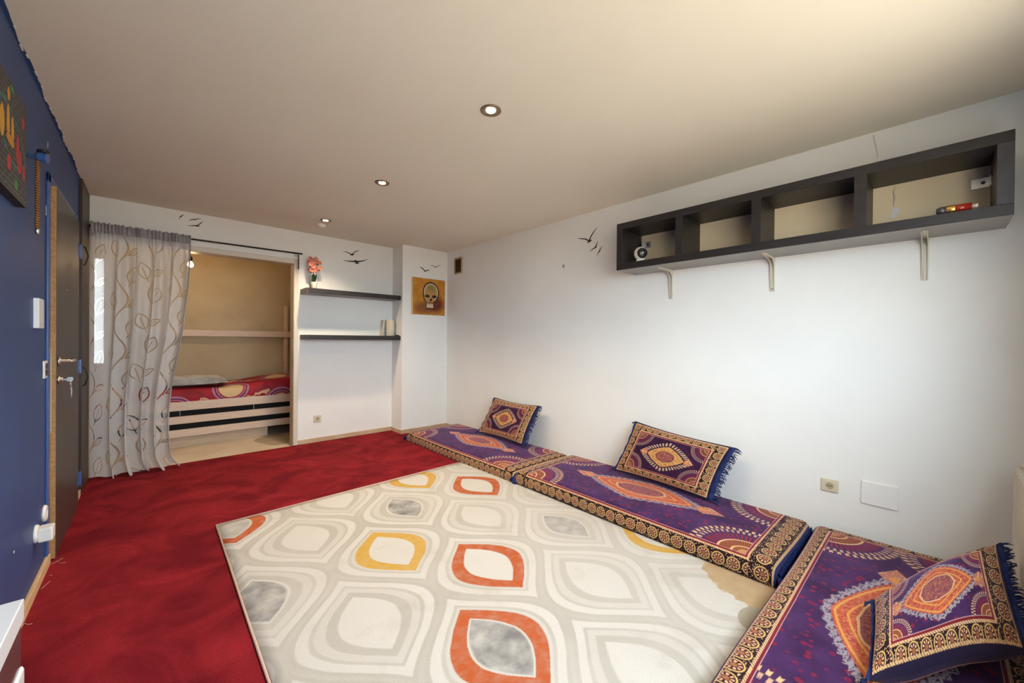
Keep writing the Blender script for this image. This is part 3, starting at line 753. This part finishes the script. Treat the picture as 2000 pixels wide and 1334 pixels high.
cn = MB().lathe([(.052, 0), (.054, .004), (.054, .205), (.052, .209), (.047, .209), (.046, .012), (.001, .010)], (2.722, 4.87, 1.266), 32).build('canister', CANV, smooth=True)
tag(cn, 'tall cream open canister at the column end of the lower shelf', 'canister')
bk = MB().prism([(2.622, 1.266), (2.640, 1.266), (2.654, 1.470), (2.640, 1.472)], 'y', 4.885, 4.965).build('card', mat('cream_card', (.58, .54, .45), .6), bevel=.001)
tag(bk, 'narrow cream card leaning against the canister', 'card')
ds = thing('small_dish', (2.772, 4.775, 1.266), 'tiny dark rimmed dish in front of the canister', 'dish')
MB().lathe([(.018, 0), (.026, .010), (.028, .014), (.024, .013), (.016, .004), (.001, .004)], (2.767, 4.765, 1.266), 20).build('bowl', DARKP, ds, smooth=True)
MB().lathe([(.022, .0125), (.010, .014), (.001, .0145)], (2.767, 4.765, 1.266), 18).build('filling', PLASTIC, ds, smooth=True)

# socket under the shelves
r = thing('wall_socket', (1.864, D, .275), 'small cream wall socket near the floor under the floating shelves', 'socket')
bx('plate', IVORY, 1.822, 1.906, D - .010, D, .236, .314, r, .004)
MB().lathe([(.022, -.013), (.021, -.011), (.002, -.011)], (1.864, D, .275), 20, 'y').build('insert', mat('socket_well', (.42, .37, .25), .5), r)
for k in (-1, 1): MB().lathe([(.003, -.0145), (.003, -.012)], (1.864 + k * .009, D, .275), 8, 'y').build('hole', DARKP, r)

# ------------------------------------------------------------------ skull painting on the column
def skull_col(t):
    uvv, u, v = uvco(t)           # 0..1
    n1 = noise(t, uvv, 5, 5, .65, 1.5); n2 = noise(t, uvv, 14, 4, .6, 2)
    c = mixc(op(t, 'MULTIPLY_ADD', n1, 3, -1.0, clamp=True), (.40, .15, .012), (.62, .29, .03))
    sh_ = hyp((u - .66) / .30, (v - .30) / .22); c = mixc(below(sh_, 1.0, .7), c, (.14, .025, .012))
    c = mixc(below(hyp((u - .30) / .25, (v - .18) / .16), 1.0, .8) * .7, c, (.16, .05, .02))
    w = (n2 - .5) * .06
    cran = hyp((u - .55) / .225, (v - .63) / .245) + w; jaw = fmax(fabs(u - .52) / .105, fabs(v - .33) / .13) + w
    cheek = hyp((u - .53) / .19, (v - .48) / .13) + w
    d = fmin(fmin(cran, jaw), cheek)
    c = mixc(below(d, 1.16, .05), c, (.035, .010, .006))
    bone = mixc(op(t, 'MULTIPLY_ADD', n2, 4, -1.5, clamp=True), (.36, .17, .03), (.58, .36, .12))
    bone = mixc(band(cran, .86, 1.0, .05) * above(v, .45, .1), bone, (.62, .54, .42))
    bone = mixc(below(hyp((u - .56) / .13, (v - .74) / .10), 1.0, .5) * .8, bone, (.24, .22, .06))
    bone = mixc(below(v, .30, .08), bone, (.70, .60, .42))
    c = mixc(below(d, 1.0, .04), c, bone)
    for ex_ in (.435, .655):
        c = mixc(below(hyp((u - ex_) / .075, (v - .515) / .042) + w * 2, 1.0, .15), c, (.030, .010, .006))
    c = mixc(below(fmax(fabs(u - .55) / .035, fabs(v - .42) / .035) + w, 1.0, .3), c, (.06, .015, .006))
    teeth = band(fabs(frac(u * 18.0) - .5), .40, .6, .1) * band(v, .22, .33, .02) * band(u, .41, .64, .01)
    c = mixc(teeth * .8, c, (.12, .04, .015))
    c = mixc(below(fabs(v - .335), .012, .01) * band(u, .42, .63, .02), c, (.10, .03, .012))
    return c
SKULL = mat('skull_canvas', rough=.55, build=skull_col, bump=lambda t: (noise(t, objco(t), 40, 4), .3, .003))
yk = D - DC
pk = thing('skull_painting', (3.175, yk, 1.557), 'square orange canvas painting of a skull hung on the column', 'painting')
x0, x1, z0, z1 = 2.925, 3.428, 1.557, 2.046
m = MB(); m.grid(2, 2, lambda a, b: (x0 + .012 + (x1 - x0 - .012) * a, yk - .0215, z0 + (z1 - z0) * b)); uvs = [(a / 2, b / 2) for b in range(3) for a in range(3)]
m.build('picture', SKULL, pk, uvs=uvs)
bx('stretcher', mat('canvas_edge', (.62, .50, .30), .7), x0, x1, yk - .021, yk, z0, z1, pk, .001)

# ------------------------------------------------------------------ graffiti painting on the blue wall
def graf_col(t):
    uvv, u, v = uvco(t)
    brk = t.nodes.new('ShaderNodeTexBrick'); brk.inputs['Scale'].default_value = 5.0; brk.inputs['Mortar Size'].default_value = .018
    brk.inputs['Color1'].default_value = (.020, .022, .024, 1); brk.inputs['Color2'].default_value = (.035, .034, .036, 1); brk.inputs['Mortar'].default_value = (.16, .16, .14, 1)
    t.links.new(uvv.k, brk.inputs['Vector']); c = X(t, brk.outputs[0])
    n = noise(t, uvv, 9, 4, .6, 1.0); n2 = noise(t, uvv, 5, 3)
    c = mixc(op(t, 'MULTIPLY_ADD', noise(t, uvv, 30, 3, .6, 2), 5, -3.0, clamp=True) * .5, c, (.20, .20, .17))
    c = mixc(band(hyp((u - .62) / .34, (v - .52 + (u - .62) * .35) / .22) + (n - .5) * .3, .93, 1.05, .05), c, (.02, .17, .16))
    w = (n - .5) * .5
    for (a, b_, ra, rb, col) in ((.53, .60, .035, .16, (.62, .28, .02)), (.63, .57, .035, .14, (.62, .28, .02)), (.58, .47, .09, .045, (.55, .22, .015)),
                                 (.76, .46, .04, .15, (.42, .02, .025)), (.83, .38, .035, .12, (.42, .02, .025)), (.79, .30, .06, .035, (.42, .02, .025)), (.92, .32, .035, .09, (.42, .03, .03)),
                                 (.54, .86, .03, .06, (.60, .24, .02)), (.90, .80, .035, .06, (.40, .03, .03)), (.55, .26, .045, .07, (.46, .03, .03)), (.72, .12, .04, .05, (.05, .26, .05)),
                                 (.62, .95, .05, .03, (.04, .26, .08)), (.40, .55, .05, .14, (.60, .30, .02)), (.25, .6, .05, .15, (.42, .02, .025)), (.12, .4, .05, .15, (.04, .26, .08))):
        d = hyp((u - a) / ra, (v - b_) / rb) + w
        c = mixc(band(d, 1.0, 1.22, .1) * .6, c, (.01, .012, .012)); c = mixc(below(d, 1.0, .12), c, col)
    return c
GRAF = mat('graffiti_canvas', rough=.5, build=graf_col, bump=lambda t: (noise(t, objco(t), 50, 3), .3, .003))
pg_ = thing('graffiti_painting', (0, 2.27, 1.757), 'dark brick-wall canvas with yellow and red graffiti letters on the blue wall', 'painting')
y0, y1, z0, z1 = 1.96, 2.560, 1.757, 2.163
m = MB(); m.grid(2, 2, lambda a, b: (.0305, y0 + (y1 - y0) * a, z0 + (z1 - z0) * b)); m.build('picture', GRAF, pg_, uvs=[(a / 2, b / 2) for b in range(3) for a in range(3)])
bx('stretcher', mat('black_edge', (.016, .017, .018), .6), 0, .030, y0, y1, z0, z1, pg_, .001)

# ------------------------------------------------------------------ front door, closet door, switches on the blue wall
d1 = thing('door_1', (0, 3.27, 0), 'dark brown front door with a raw chipboard edge, keys hanging in its lock', 'door'); d1['kind'] = 'structure'
bx('leaf', DOORB, 0, .030, 3.268, 4.172, .012, 2.045, d1, .0015)
bx('leaf_edge', EDGE, 0.001, .0295, 3.264, 3.268, .012, 2.045, d1)
bx('strike_strip', mat('edge_lipping', (.45, .36, .24), .5), .002, .014, 3.2632, 3.264, .70, 1.16, d1)
bx('door_frame', BLUEG, 0, .010, 3.205, 3.262, -.005, 2.10, d1, .003)
bx('door_frame', BLUEG, 0, .016, 4.178, 4.235, -.005, 2.10, d1, .003)
bx('door_frame', BLUEG, 0, .010, 3.205, 4.235, 2.052, 2.10, d1, .003)
hd = MB().lathe([(.026, .030), (.026, .038), (.011, .040), (.0095, .078)], (0, 3.325, 1.088), 22, 'x').build('handle', STEEL, d1, smooth=True)
MB().tube([(.076, 3.322, 1.088), (.080, 3.36, 1.088), (.080, 3.44, 1.087)], .0095, 12).build('lever', STEEL, hd, smooth=True)
lk = MB().lathe([(.022, .030), (.022, .036), (.013, .038), (.012, .048)], (0, 3.325, .985), 20, 'x').build('lock', CHROME, d1, smooth=True)
MB().prism([(.048, .981), (.062, .981), (.066, .972), (.084, .972), (.088, .985), (.084, .998), (.066, .998), (.062, .989), (.048, .989)], 'y', 3.323, 3.326).build('key', CHROME, lk, bevel=.0006)
MB().tube([(.078, 3.325 + .016 * cos(a), .958 + .018 * sin(a)) for a in [2 * pi * k / 16 for k in range(17)]], .0013, 6, False).build('key_ring', CHROME, lk, smooth=True)
MB().prism([(.074, .940), (.082, .940), (.083, .915), (.080, .880), (.077, .880), (.077, .915)], 'y', 3.330, 3.333).build('key', CHROME, lk, bevel=.0006)
MB().lathe([(.007, .030), (.007, .033), (.003, .034)], (0, 3.62, 1.513), 14, 'x').build('peephole', STEEL, d1, smooth=True)
for z in (1.835, 1.012, .205):
    h_ = MB().tube([(.036, 4.176, z - .05), (.036, 4.176, z + .05)], .0085, 10).box(.029, .033, 4.125, 4.17, z - .045, z + .045).build('hinge', BLUEG, d1, smooth=False)
    MB().tube([(.036, 4.176, z + .05), (.036, 4.176, z + .058)], .006, 8).build('pin', DARKP, h_)
d2 = thing('door_2', (0, 4.47, 0), 'full-height dark brown closet door with black bow handles next to the curtain', 'door'); d2['kind'] = 'structure'
bx('panel', CLOSET, 0, .018, 4.475, 4.955, 0, 2.445, d2, .002)
bx('edge_trim', OAK, 0.004, .0195, 4.935, 4.957, .02, 1.74, d2)
for z in (.91, 1.86):
    MB().tube([(.016, 4.54, z + .075), (.030, 4.54, z + .065), (.045, 4.54, z), (.030, 4.54, z - .065), (.016, 4.54, z - .075)], .0045, 8).build('handle', BLACKM, d2, smooth=True)
# alarm siren, switch, sockets
al = thing('alarm_box', (0, 2.95, 1.27), 'slim white alarm box fixed high on the blue wall', 'alarm box')
bx('case', PLASTIC, 0, .020, 2.897, 3.015, 1.266, 1.410, al, .003)
bx('indicator', mat('grey_led', (.35, .35, .34), .4), .0195, .0206, 2.945, 2.965, 1.285, 1.289, al)
bx('battery_cover', mat('white_plastic_cover', (.70, .69, .665), .4), .0195, .0205, 2.903, 3.009, 1.270, 1.294, al)
sw = thing('light_switch', (0, 3.16, 1.05), 'white double light switch with dark rockers beside the door frame', 'switch')
bx('plate', PLASTIC, 0, .008, 3.122, 3.200, 1.008, 1.100, sw, .003)
for k in (0, 1): bx('rocker', DARKP, .008, .0135, 3.145, 3.194, 1.022 + k * .034, 1.052 + k * .034, sw, .002)
def round_socket(y, z, label):
    r = thing('wall_socket', (0, y, z), label, 'socket')
    MB().lathe([(.043, 0), (.043, .006), (.038, .013), (.022, .014), (.020, .008), (.002, .008)], (0, y, z), 26, 'x').build('plate', PLASTIC, r, smooth=True)
    MB().lathe([(.003, .0085), (.003, .0095)], (0, y + .008, z), 8, 'x').build('hole', DARKP, r)
    return r
round_socket(3.158, .300, 'empty round white wall socket close to the front door edge')
round_socket(2.955, .268, 'round white wall socket with a plug adapter in it')
ad = MB().box(.012, .062, 2.925, 2.992, .228, .296).build('plug_adapter', PLASTIC, bevel=.008, seg=3)
tag(ad, 'square white plug adapter pushed into the lower wall socket', 'adapter')
# hook and braided cord
hk = thing('wall_hook', (0, 2.75, 2.0), 'blue painted wall hook with a black cap', 'hook')
MB().box(0, .04, 2.757, 2.769, 2.030, 2.048).build('mount', BLUE, hk, bevel=.004)
MB().tube([(.036, 2.762, 2.040), (.062, 2.756, 2.038)], .022, 14).build('peg', BLUEG, hk, smooth=False)
MB().lathe([(.022, 0), (.021, .008), (.010, .014), (.001, .015)], (.050, 2.757, 2.061), 14).build('cap', DARKP, hk, smooth=True)
BRAID1 = mat('brown_braid', (.10, .035, .008), .6); BRAID2 = mat('tan_braid', (.42, .19, .035), .6)
cx_, cy_, zt, zb = .030, 2.772, 2.058, 1.712
cr_ = thing('braided_cord', (cx_, cy_, zb), 'brown and tan braided cord hanging from the blue hook', 'cord')
for k in range(3):
    MB().tube([(cx_ + .004 * cos(a * 190 + k * 2.094), cy_ + .004 * sin(a * 190 + k * 2.094), zt - (zt - zb) * a) for a in [i / 360 for i in range(361)]], .0038, 5).build('strand', (BRAID1, BRAID2, BRAID1)[k], cr_, smooth=True)
MB().lathe([(.006, .012), (.008, .006), (.007, -.010), (.003, -.016)], (cx_, cy_, zb - .006), 12).build('tip', CHROME, cr_, smooth=True)

# ------------------------------------------------------------------ white cabinet by the blue wall
GLOSSW = mat('white_gloss', (.66, .66, .66), .2); SMOKE = mat('smoked_front', (.055, .045, .042), .12, spec=.6)
cb = thing('side_cabinet', (.12, .7, 0), 'white side cabinet with smoked glossy front standing against the blue wall', 'cabinet')
bx('top', GLOSSW, .002, .252, .30, 1.072, .737, .775, cb, .002)
bx('door', SMOKE, .012, .249, .305, 1.069, .660, .737, cb)
bx('shelf', GLOSSW, .002, .253, .30, 1.073, .612, .660, cb, .006)
bx('lower_front', SMOKE, .012, .240, .305, 1.062, .06, .612, cb)
bx('plinth', GLOSSW, .002, .250, .30, 1.070, 0.0, .06, cb, .002)

# ------------------------------------------------------------------ ceiling lights
dl0 = None
for k, y in enumerate((1.617, 2.949, 4.300)):
    lab = ('round recessed ceiling spotlight above the cream rug', 'round recessed ceiling spotlight in the middle of the row of three', 'round recessed ceiling spotlight beside the smoke detector')[k]
    d_ = thing('recessed_spotlight', (1.735, y, H), lab, 'ceiling light', 'recessed spotlights in a row')
    MB().lathe([(.055, 0), (.055, -.004), (.048, -.007), (.036, -.0045), (.026, -.001)], (1.735, y, H), 32).build('ring', SPOTR, d_, smooth=True)
    MB().lathe([(.025, -.0015), (.022, -.005), (.001, -.006)], (1.735, y, H), 28).build('lamp_glass', SPOTG, d_, smooth=True)
    l = bpy.data.lights.new('spot_lamp', 'SPOT'); l.energy = 66; l.color = (1.0, .80, .57); l.spot_size = 2.2; l.spot_blend = .8; l.shadow_soft_size = .03
    lo = bpy.data.objects.new('spot_lamp', l); COL.objects.link(lo); lo.location = (1.735, y, H - .02); lo.parent = d_; lo.matrix_parent_inverse = Matrix.Translation((-1.735, -y, -H))
sm = MB().lathe([(.045, 0), (.045, -.012), (.040, -.026), (.028, -.034), (.001, -.036)], (1.745, 4.475, H), 28).build('smoke_detector', PLASTIC, smooth=True)
tag(sm, 'white domed smoke detector on the ceiling', 'smoke detector')

# ------------------------------------------------------------------ curtain and rod
rod = thing('curtain_rod', (.84, D - .06, 2.18), 'thin black curtain rod across the alcove opening', 'curtain rod')
MB().tube([(.02, D - .06, 2.176), (1.675, D - .06, 2.187)], .0085, 10).build('rod', BLACKM, rod, smooth=True)
for x in (.03, 1.625):
    MB().tube([(x, D, 2.178 + .005 * x), (x, D - .055, 2.178 + .005 * x)], .007, 8).lathe([(.02, -.006), (.02, 0)], (x, D, 2.178), 14, 'y').build('holder', STEEL, rod, smooth=False)
ch = MB()
for k in range(9): ch.lathe([(.002, -.010), (.0065, -.006), (.0065, .006), (.002, .010)], (1.638, D - .058, 2.165 - k * .0185), 8)
ch.build('bead_chain', BLACKM, rod, smooth=True)
def curtain_shader():
    m_ = bpy.data.materials.new('sheer_vine_voile'); m_.use_nodes = True; t = m_.node_tree; t.nodes.clear()
    out = t.nodes.new('ShaderNodeOutputMaterial'); uvv, u, v = uvco(t)
    P_, Q_ = .34, .46
    i = rnd(u / P_); x = u - i * P_; ph = frac(i * .37) * Q_; vv = v + ph
    # winding stem
    stem = fabs(x + fsin(vv * (2 * pi / Q_)) * .05)
    line = below(stem, .0055, .003)
    def leaf(line, cx, cy, ang, ln, wd):
        j = rnd((vv - cy) / Q_); dy = vv - cy - j * Q_; dx = x - cx
        a = dx * cos(ang) + dy * sin(ang); b = fabs(dx * (-sin(ang)) + dy * cos(ang))
        e = b - op(t, 'MULTIPLY_ADD', a * a, -wd / (ln * ln), wd)           # <0 inside the leaf
        line = fmax(line, below(fabs(e), .0045, .003) * below(fabs(a), ln * 1.04, .004))
        line = fmax(line, below(b, .003, .002) * band(a, -ln * 1.35, ln * .45, .005))
        return line
    line = leaf(line, .095, .10, 1.15, .082, .050); line = leaf(line, -.085, .32, 1.9, .078, .046); line = leaf(line, .10, .31, .55, .060, .024)
    weave = noise(t, vec(t, u * 40.0, v * 420.0), 1.0, 2)
    opac = op(t, 'MULTIPLY_ADD', weave, .22, .70) * (1.0 - line * .70)
    dif = t.nodes.new('ShaderNodeBsdfDiffuse'); trl = t.nodes.new('ShaderNodeBsdfTranslucent'); mx = t.nodes.new('ShaderNodeMixShader'); tr_ = t.nodes.new('ShaderNodeBsdfTransparent'); mo = t.nodes.new('ShaderNodeMixShader')
    col = mixc(line, mixc(weave, (.68, .695, .715), (.78, .79, .80)), (.24, .21, .17))
    t.links.new(col.k, dif.inputs[0]); t.links.new(col.k, trl.inputs[0]); mx.inputs[0].default_value = .42
    t.links.new(dif.outputs[0], mx.inputs[1]); t.links.new(trl.outputs[0], mx.inputs[2])
    t.links.new(opac.k, mo.inputs[0]); t.links.new(tr_.outputs[0], mo.inputs[1]); t.links.new(mx.outputs[0], mo.inputs[2]); t.links.new(mo.outputs[0], out.inputs[0])
    return m_
VOILE = curtain_shader()
cu = thing('curtain', (.33, 4.88, 0), 'sheer grey curtain with vine and leaf outlines gathered at the alcove opening', 'curtain')
NU, NV = 260, 90
def smooth(a): a = min(max(a, 0), 1); return a * a * (3 - 2 * a)
def curt(a, b):
    """a along the cloth, b from floor (0) to top (1)"""
    z = .012 + (2.206 - .012) * b
    xr = .55 + .13 * smooth(b * 1.05) - .05 * sin(pi * min(1, b * 1.7)) * (1 - b)
    if b < .06: xr += .05 * (1 - b / .06) ** 1.5
    x = .030 + (xr - .030) * (a ** .95)
    fold = smooth((a - .17) / .08)
    amp = (.034 * (1 - b) + .024) * fold
    y = amp * sin(2 * pi * (a * 5.2 + .12 * sin(3 * b))) + .012 * fold * sin(2 * pi * (a * 13.7) + 2 * b) + .006 * sin(2 * pi * a * 3 + 5 * b)
    x += amp * .55 * cos(2 * pi * (a * 5.2 + .12 * sin(3 * b)))
    g = smooth((b - .955) / .02)                                   # gathered header
    y = y * (1 - .75 * smooth((b - .82) / .15)) + g * .007 * sin(2 * pi * a * 34) + .004 * smooth((b - .85) / .1) * sin(2 * pi * a * 27)
    pouch = smooth((b - .968) / .008) * (1 - smooth((b - .992) / .006))
    z += (.006 * sin(2 * pi * a * 21) + .003 * sin(2 * pi * a * 47)) * (b > .985)
    if b < .04: z += .012 * sin(2 * pi * a * 3.3 + .5) * (1 - b / .04) - .010 * (a > .3) * (a < .55) * (1 - b / .04); z = max(z, .004)
    return (x, 4.886 - .004 - y - pouch * .012 - .03 * (1 - b) * fold, z)
m = MB(); m.grid(NU, NV, curt); uvs = [(1.18 * i / NU, 2.2 * j / NV) for j in range(NV + 1) for i in range(NU + 1)]
m.build('cloth', VOILE, cu, smooth=True, uvs=uvs)
HEM = mat('grey_hem', rough=.9, build=var((.30, .30, .315), (.36, .36, .37), 60))
hm = MB().tube([Vector(curt(1.0, b)) + Vector((.002, 0, 0)) for b in [k / 60 for k in range(61)]], .006, 6)
hm.build('hem', HEM, cu, smooth=True)
hp = MB(); hp.grid(NU, 6, lambda a, b: Vector(curt(a, .962 + .038 * b)) + Vector((0, -.0025 - .012 * sin(pi * b), 0))); hp.build('rod_pocket', HEM, cu, smooth=True)

# ------------------------------------------------------------------ alcove: bed, blanket, folded cover, bulb
BY = 5.70
bed = thing('bed', (1.0, BY, 0), 'pale pine bed with three front boards and a rear rail filling the alcove', 'bed')
for z0, z1 in ((.405, .502), (.258, .340), (.112, .192)): bx('board', PINE, -.30, 1.97, BY, BY + .028, z0, z1, bed, .003)
bx('plinth', GREYWOOD, -.30, 1.50, BY + .03, BY + .05, -.012, .112, bed, .002)
bx('under_bed_shade', BLACK, -.30, 1.97, BY + .08, BY + .10, .10, .44, bed)  # added black sheet, stands for the shade behind the front boards
bx('rail', PINE, .12, 1.98, 6.560, 6.590, 1.238, 1.322, bed, .003)
bx('post', PINE, 1.868, 1.915, 6.592, 6.640, -.012, 1.705, bed, .003)
bx('slatted_base', PINE, -.30, 1.97, BY + .03, 6.55, .40, .44, bed)
for k in range(3): MB().box(.9 + k * .35 - .25, .9 + k * .35 - .246, BY + .04, BY + .045, .345, .40).build('tie_string', PLASTIC if k != 1 else RED, bed)
def blanket_col(t):
    uvv, u, v = uvco(t); n = noise(t, uvv, 6, 3, .5, .8)
    c = mixc(op(t, 'MULTIPLY_ADD', n, 3, -1, clamp=True), (.20, .004, .014), (.34, .010, .028))
    P_ = .52
    i = rnd(u / P_); j = rnd((v + frac(i * .5) * P_) / P_)
    d = hyp(u - i * P_, v + frac(i * .5) * P_ - j * P_) + (n - .5) * .02
    c = mixc(below(d, .125, .008), c, (.60, .44, .24)); c = mixc(band(d, .140, .152, .006) + band(d, .165, .185, .006), c, (.42, .17, .30)); c = mixc(band(d, .152, .165, .006), c, (.09, .01, .05))
    s_ = fabs(frac(v * 2.1 + n * .5) - .5); c = mixc(below(s_, .035, .02) * above(d, .20, .02), c, (.62, .36, .22))
    return c
BLK = mat('red_fleece', rough=.6, spec=.3, build=blanket_col, bump=lambda t: (noise(t, objco(t), 9, 3), .4, .02))
m = MB(); uvs = []
def blk(a, b):
    x = -.30 + 2.26 * a; s_ = b * 1.02                          # across: up the front, then over the top
    rise = .012 * sin(5 * x) + .055 * smooth((x - 1.25) / .5) * (1 - smooth((x - 1.86) / .12) * .8)
    top = .640 + rise
    if s_ < .16: y, z = BY + .030 - .018 * sin(pi * s_ / .16), .462 + (top - .462 - .02) * s_ / .16
    else:
        q = s_ - .16; y = BY + .030 + q; z = top - .02 * max(0, 1 - q / .05) ** 2 + .020 * sin(pi * min(1, q / .82)) + .006 * sin(9 * x + 12 * q)
    return (x, min(y, 6.545), z)
m.grid(90, 40, blk); uvs = [(2.26 * i / 90 + .14, 1.02 * j / 40 + .08) for j in range(41) for i in range(91)]
bl = m.build('blanket', BLK, smooth=True, uvs=uvs); tag(bl, 'shiny red blanket with beige circles spread over the bed', 'blanket')
GB = mat('grey_fleece', rough=.9, build=var((.34, .33, .31), (.52, .50, .46), 9, 4))
m = MB()
for k, (z0, z1, xe) in enumerate(((.682, .712, 1.085), (.711, .738, 1.075), (.737, .760, 1.03))):
    m.lathe([(.001, 0)], (0, -99, 0), 3) if False else None
    def layer(a, b, z0=z0, z1=z1, xe=xe):
        th = 2 * pi * a; yy = 5.76 + .36 * b
        return ((.28 + xe) / 2 + (xe - .28) / 2 * (abs(cos(th)) ** .25) * (1 if cos(th) > 0 else -1), yy + .004 * sin(8 * th), (z0 + z1) / 2 + (z1 - z0) / 2 * (abs(sin(th)) ** .6) * (1 if sin(th) > 0 else -1) + .006 * sin(7 * yy + k) + .004 * sin(5 * th))
    m.grid(48, 10, layer, close_u=True)
    b0 = len(m.v) - 48 * 11; m.f.append([b0 + i for i in range(48)]); m.f.append([b0 + 480 + i for i in range(48)])
tag(m.build('folded_cover', GB, smooth=True), 'folded pale grey fleece cover lying on the red blanket', 'cover')
pb = thing('pendant_bulb', (.739, 5.8, 2.05), 'bare glowing bulb hanging on a black cord in the alcove', 'lamp')
MB().lathe([(.002, -.030), (.018, -.026), (.028, -.008), (.028, .006), (.016, .028), (.013, .040)], (.739, 5.8, 2.058), 20).build('bulb', BULB, pb, smooth=True)
MB().lathe([(.016, .036), (.019, .042), (.019, .085), (.008, .095)], (.739, 5.8, 2.058), 16).build('socket', BLACKM, pb, smooth=True)
MB().tube([(.739, 5.8, 2.15), (.739, 5.8, H)], .003, 6).build('cord', BLACKM, pb)
l = bpy.data.lights.new('bulb_lamp', 'POINT'); l.energy = 5.5; l.color = (1.0, .66, .34); l.shadow_soft_size = .03
lo = bpy.data.objects.new('bulb_lamp', l); COL.objects.link(lo); lo.location = (.739, 5.8, 2.0); lo.parent = pb; lo.matrix_parent_inverse = Matrix.Translation((-.739, -5.8, -2.05))

# ------------------------------------------------------------------ radiator
rd = thing('radiator', (2.6, YR, .1), 'cream ribbed panel radiator under the rear window', 'radiator')
for y0, y1 in ((-.262, -.250), (-.345, -.333)): bx('panel', RADM, 1.55, 3.335, y0, y1, .10, .675, rd, .003)
rb0 = None
for k in range(44):
    x = 1.575 + k * .0402
    if rb0 is None: rb0 = MB().prism([(x - .012, -.250), (x - .006, -.244), (x + .006, -.244), (x + .012, -.250)], 'z', .125, .65).build('rib', RADM, rd)
    else: copyobj(rb0, None, (k * .0402, 0, 0))
bx('top_grille', RADM, 1.55, 3.335, -.338, -.256, .662, .668, rd)
bx('side_cover', RADM, 3.328, 3.335, -.338, -.256, .10, .675, rd)
for x in (1.8, 3.1): bx('wall_bracket', RADM, x, x + .03, YR + .001, -.345, .3, .36, rd)
for x in (1.8, 3.1): bx('foot', RADM, x, x + .04, -.345, -.25, 0, .10, rd)

# ------------------------------------------------------------------ loose threads on the carpet
THR = mat('pale_thread', (.55, .33, .30), .9)
for k, pts in enumerate((((100, 1102), (112, 1096), (123, 1090)), ((113, 1098), (120, 1100), (128, 1099)), ((81, 1150), (90, 1142), (98, 1135)), ((43, 1223), (49, 1217), (53, 1220), (63, 1218)), ((96, 1124), (102, 1123)))):
    lab = ('pale loose thread by the foot of the front door', 'curled loose thread by the foot of the front door', 'pale loose thread along the wooden baseboard', 'kinked loose thread beside the white cabinet', 'short loose thread along the wooden baseboard')[k]
    o = MB().tube([onz(u, v, .003) for u, v in pts], .0012, 5).build('thread', THR, smooth=True); tag(o, lab, 'thread', 'loose threads')
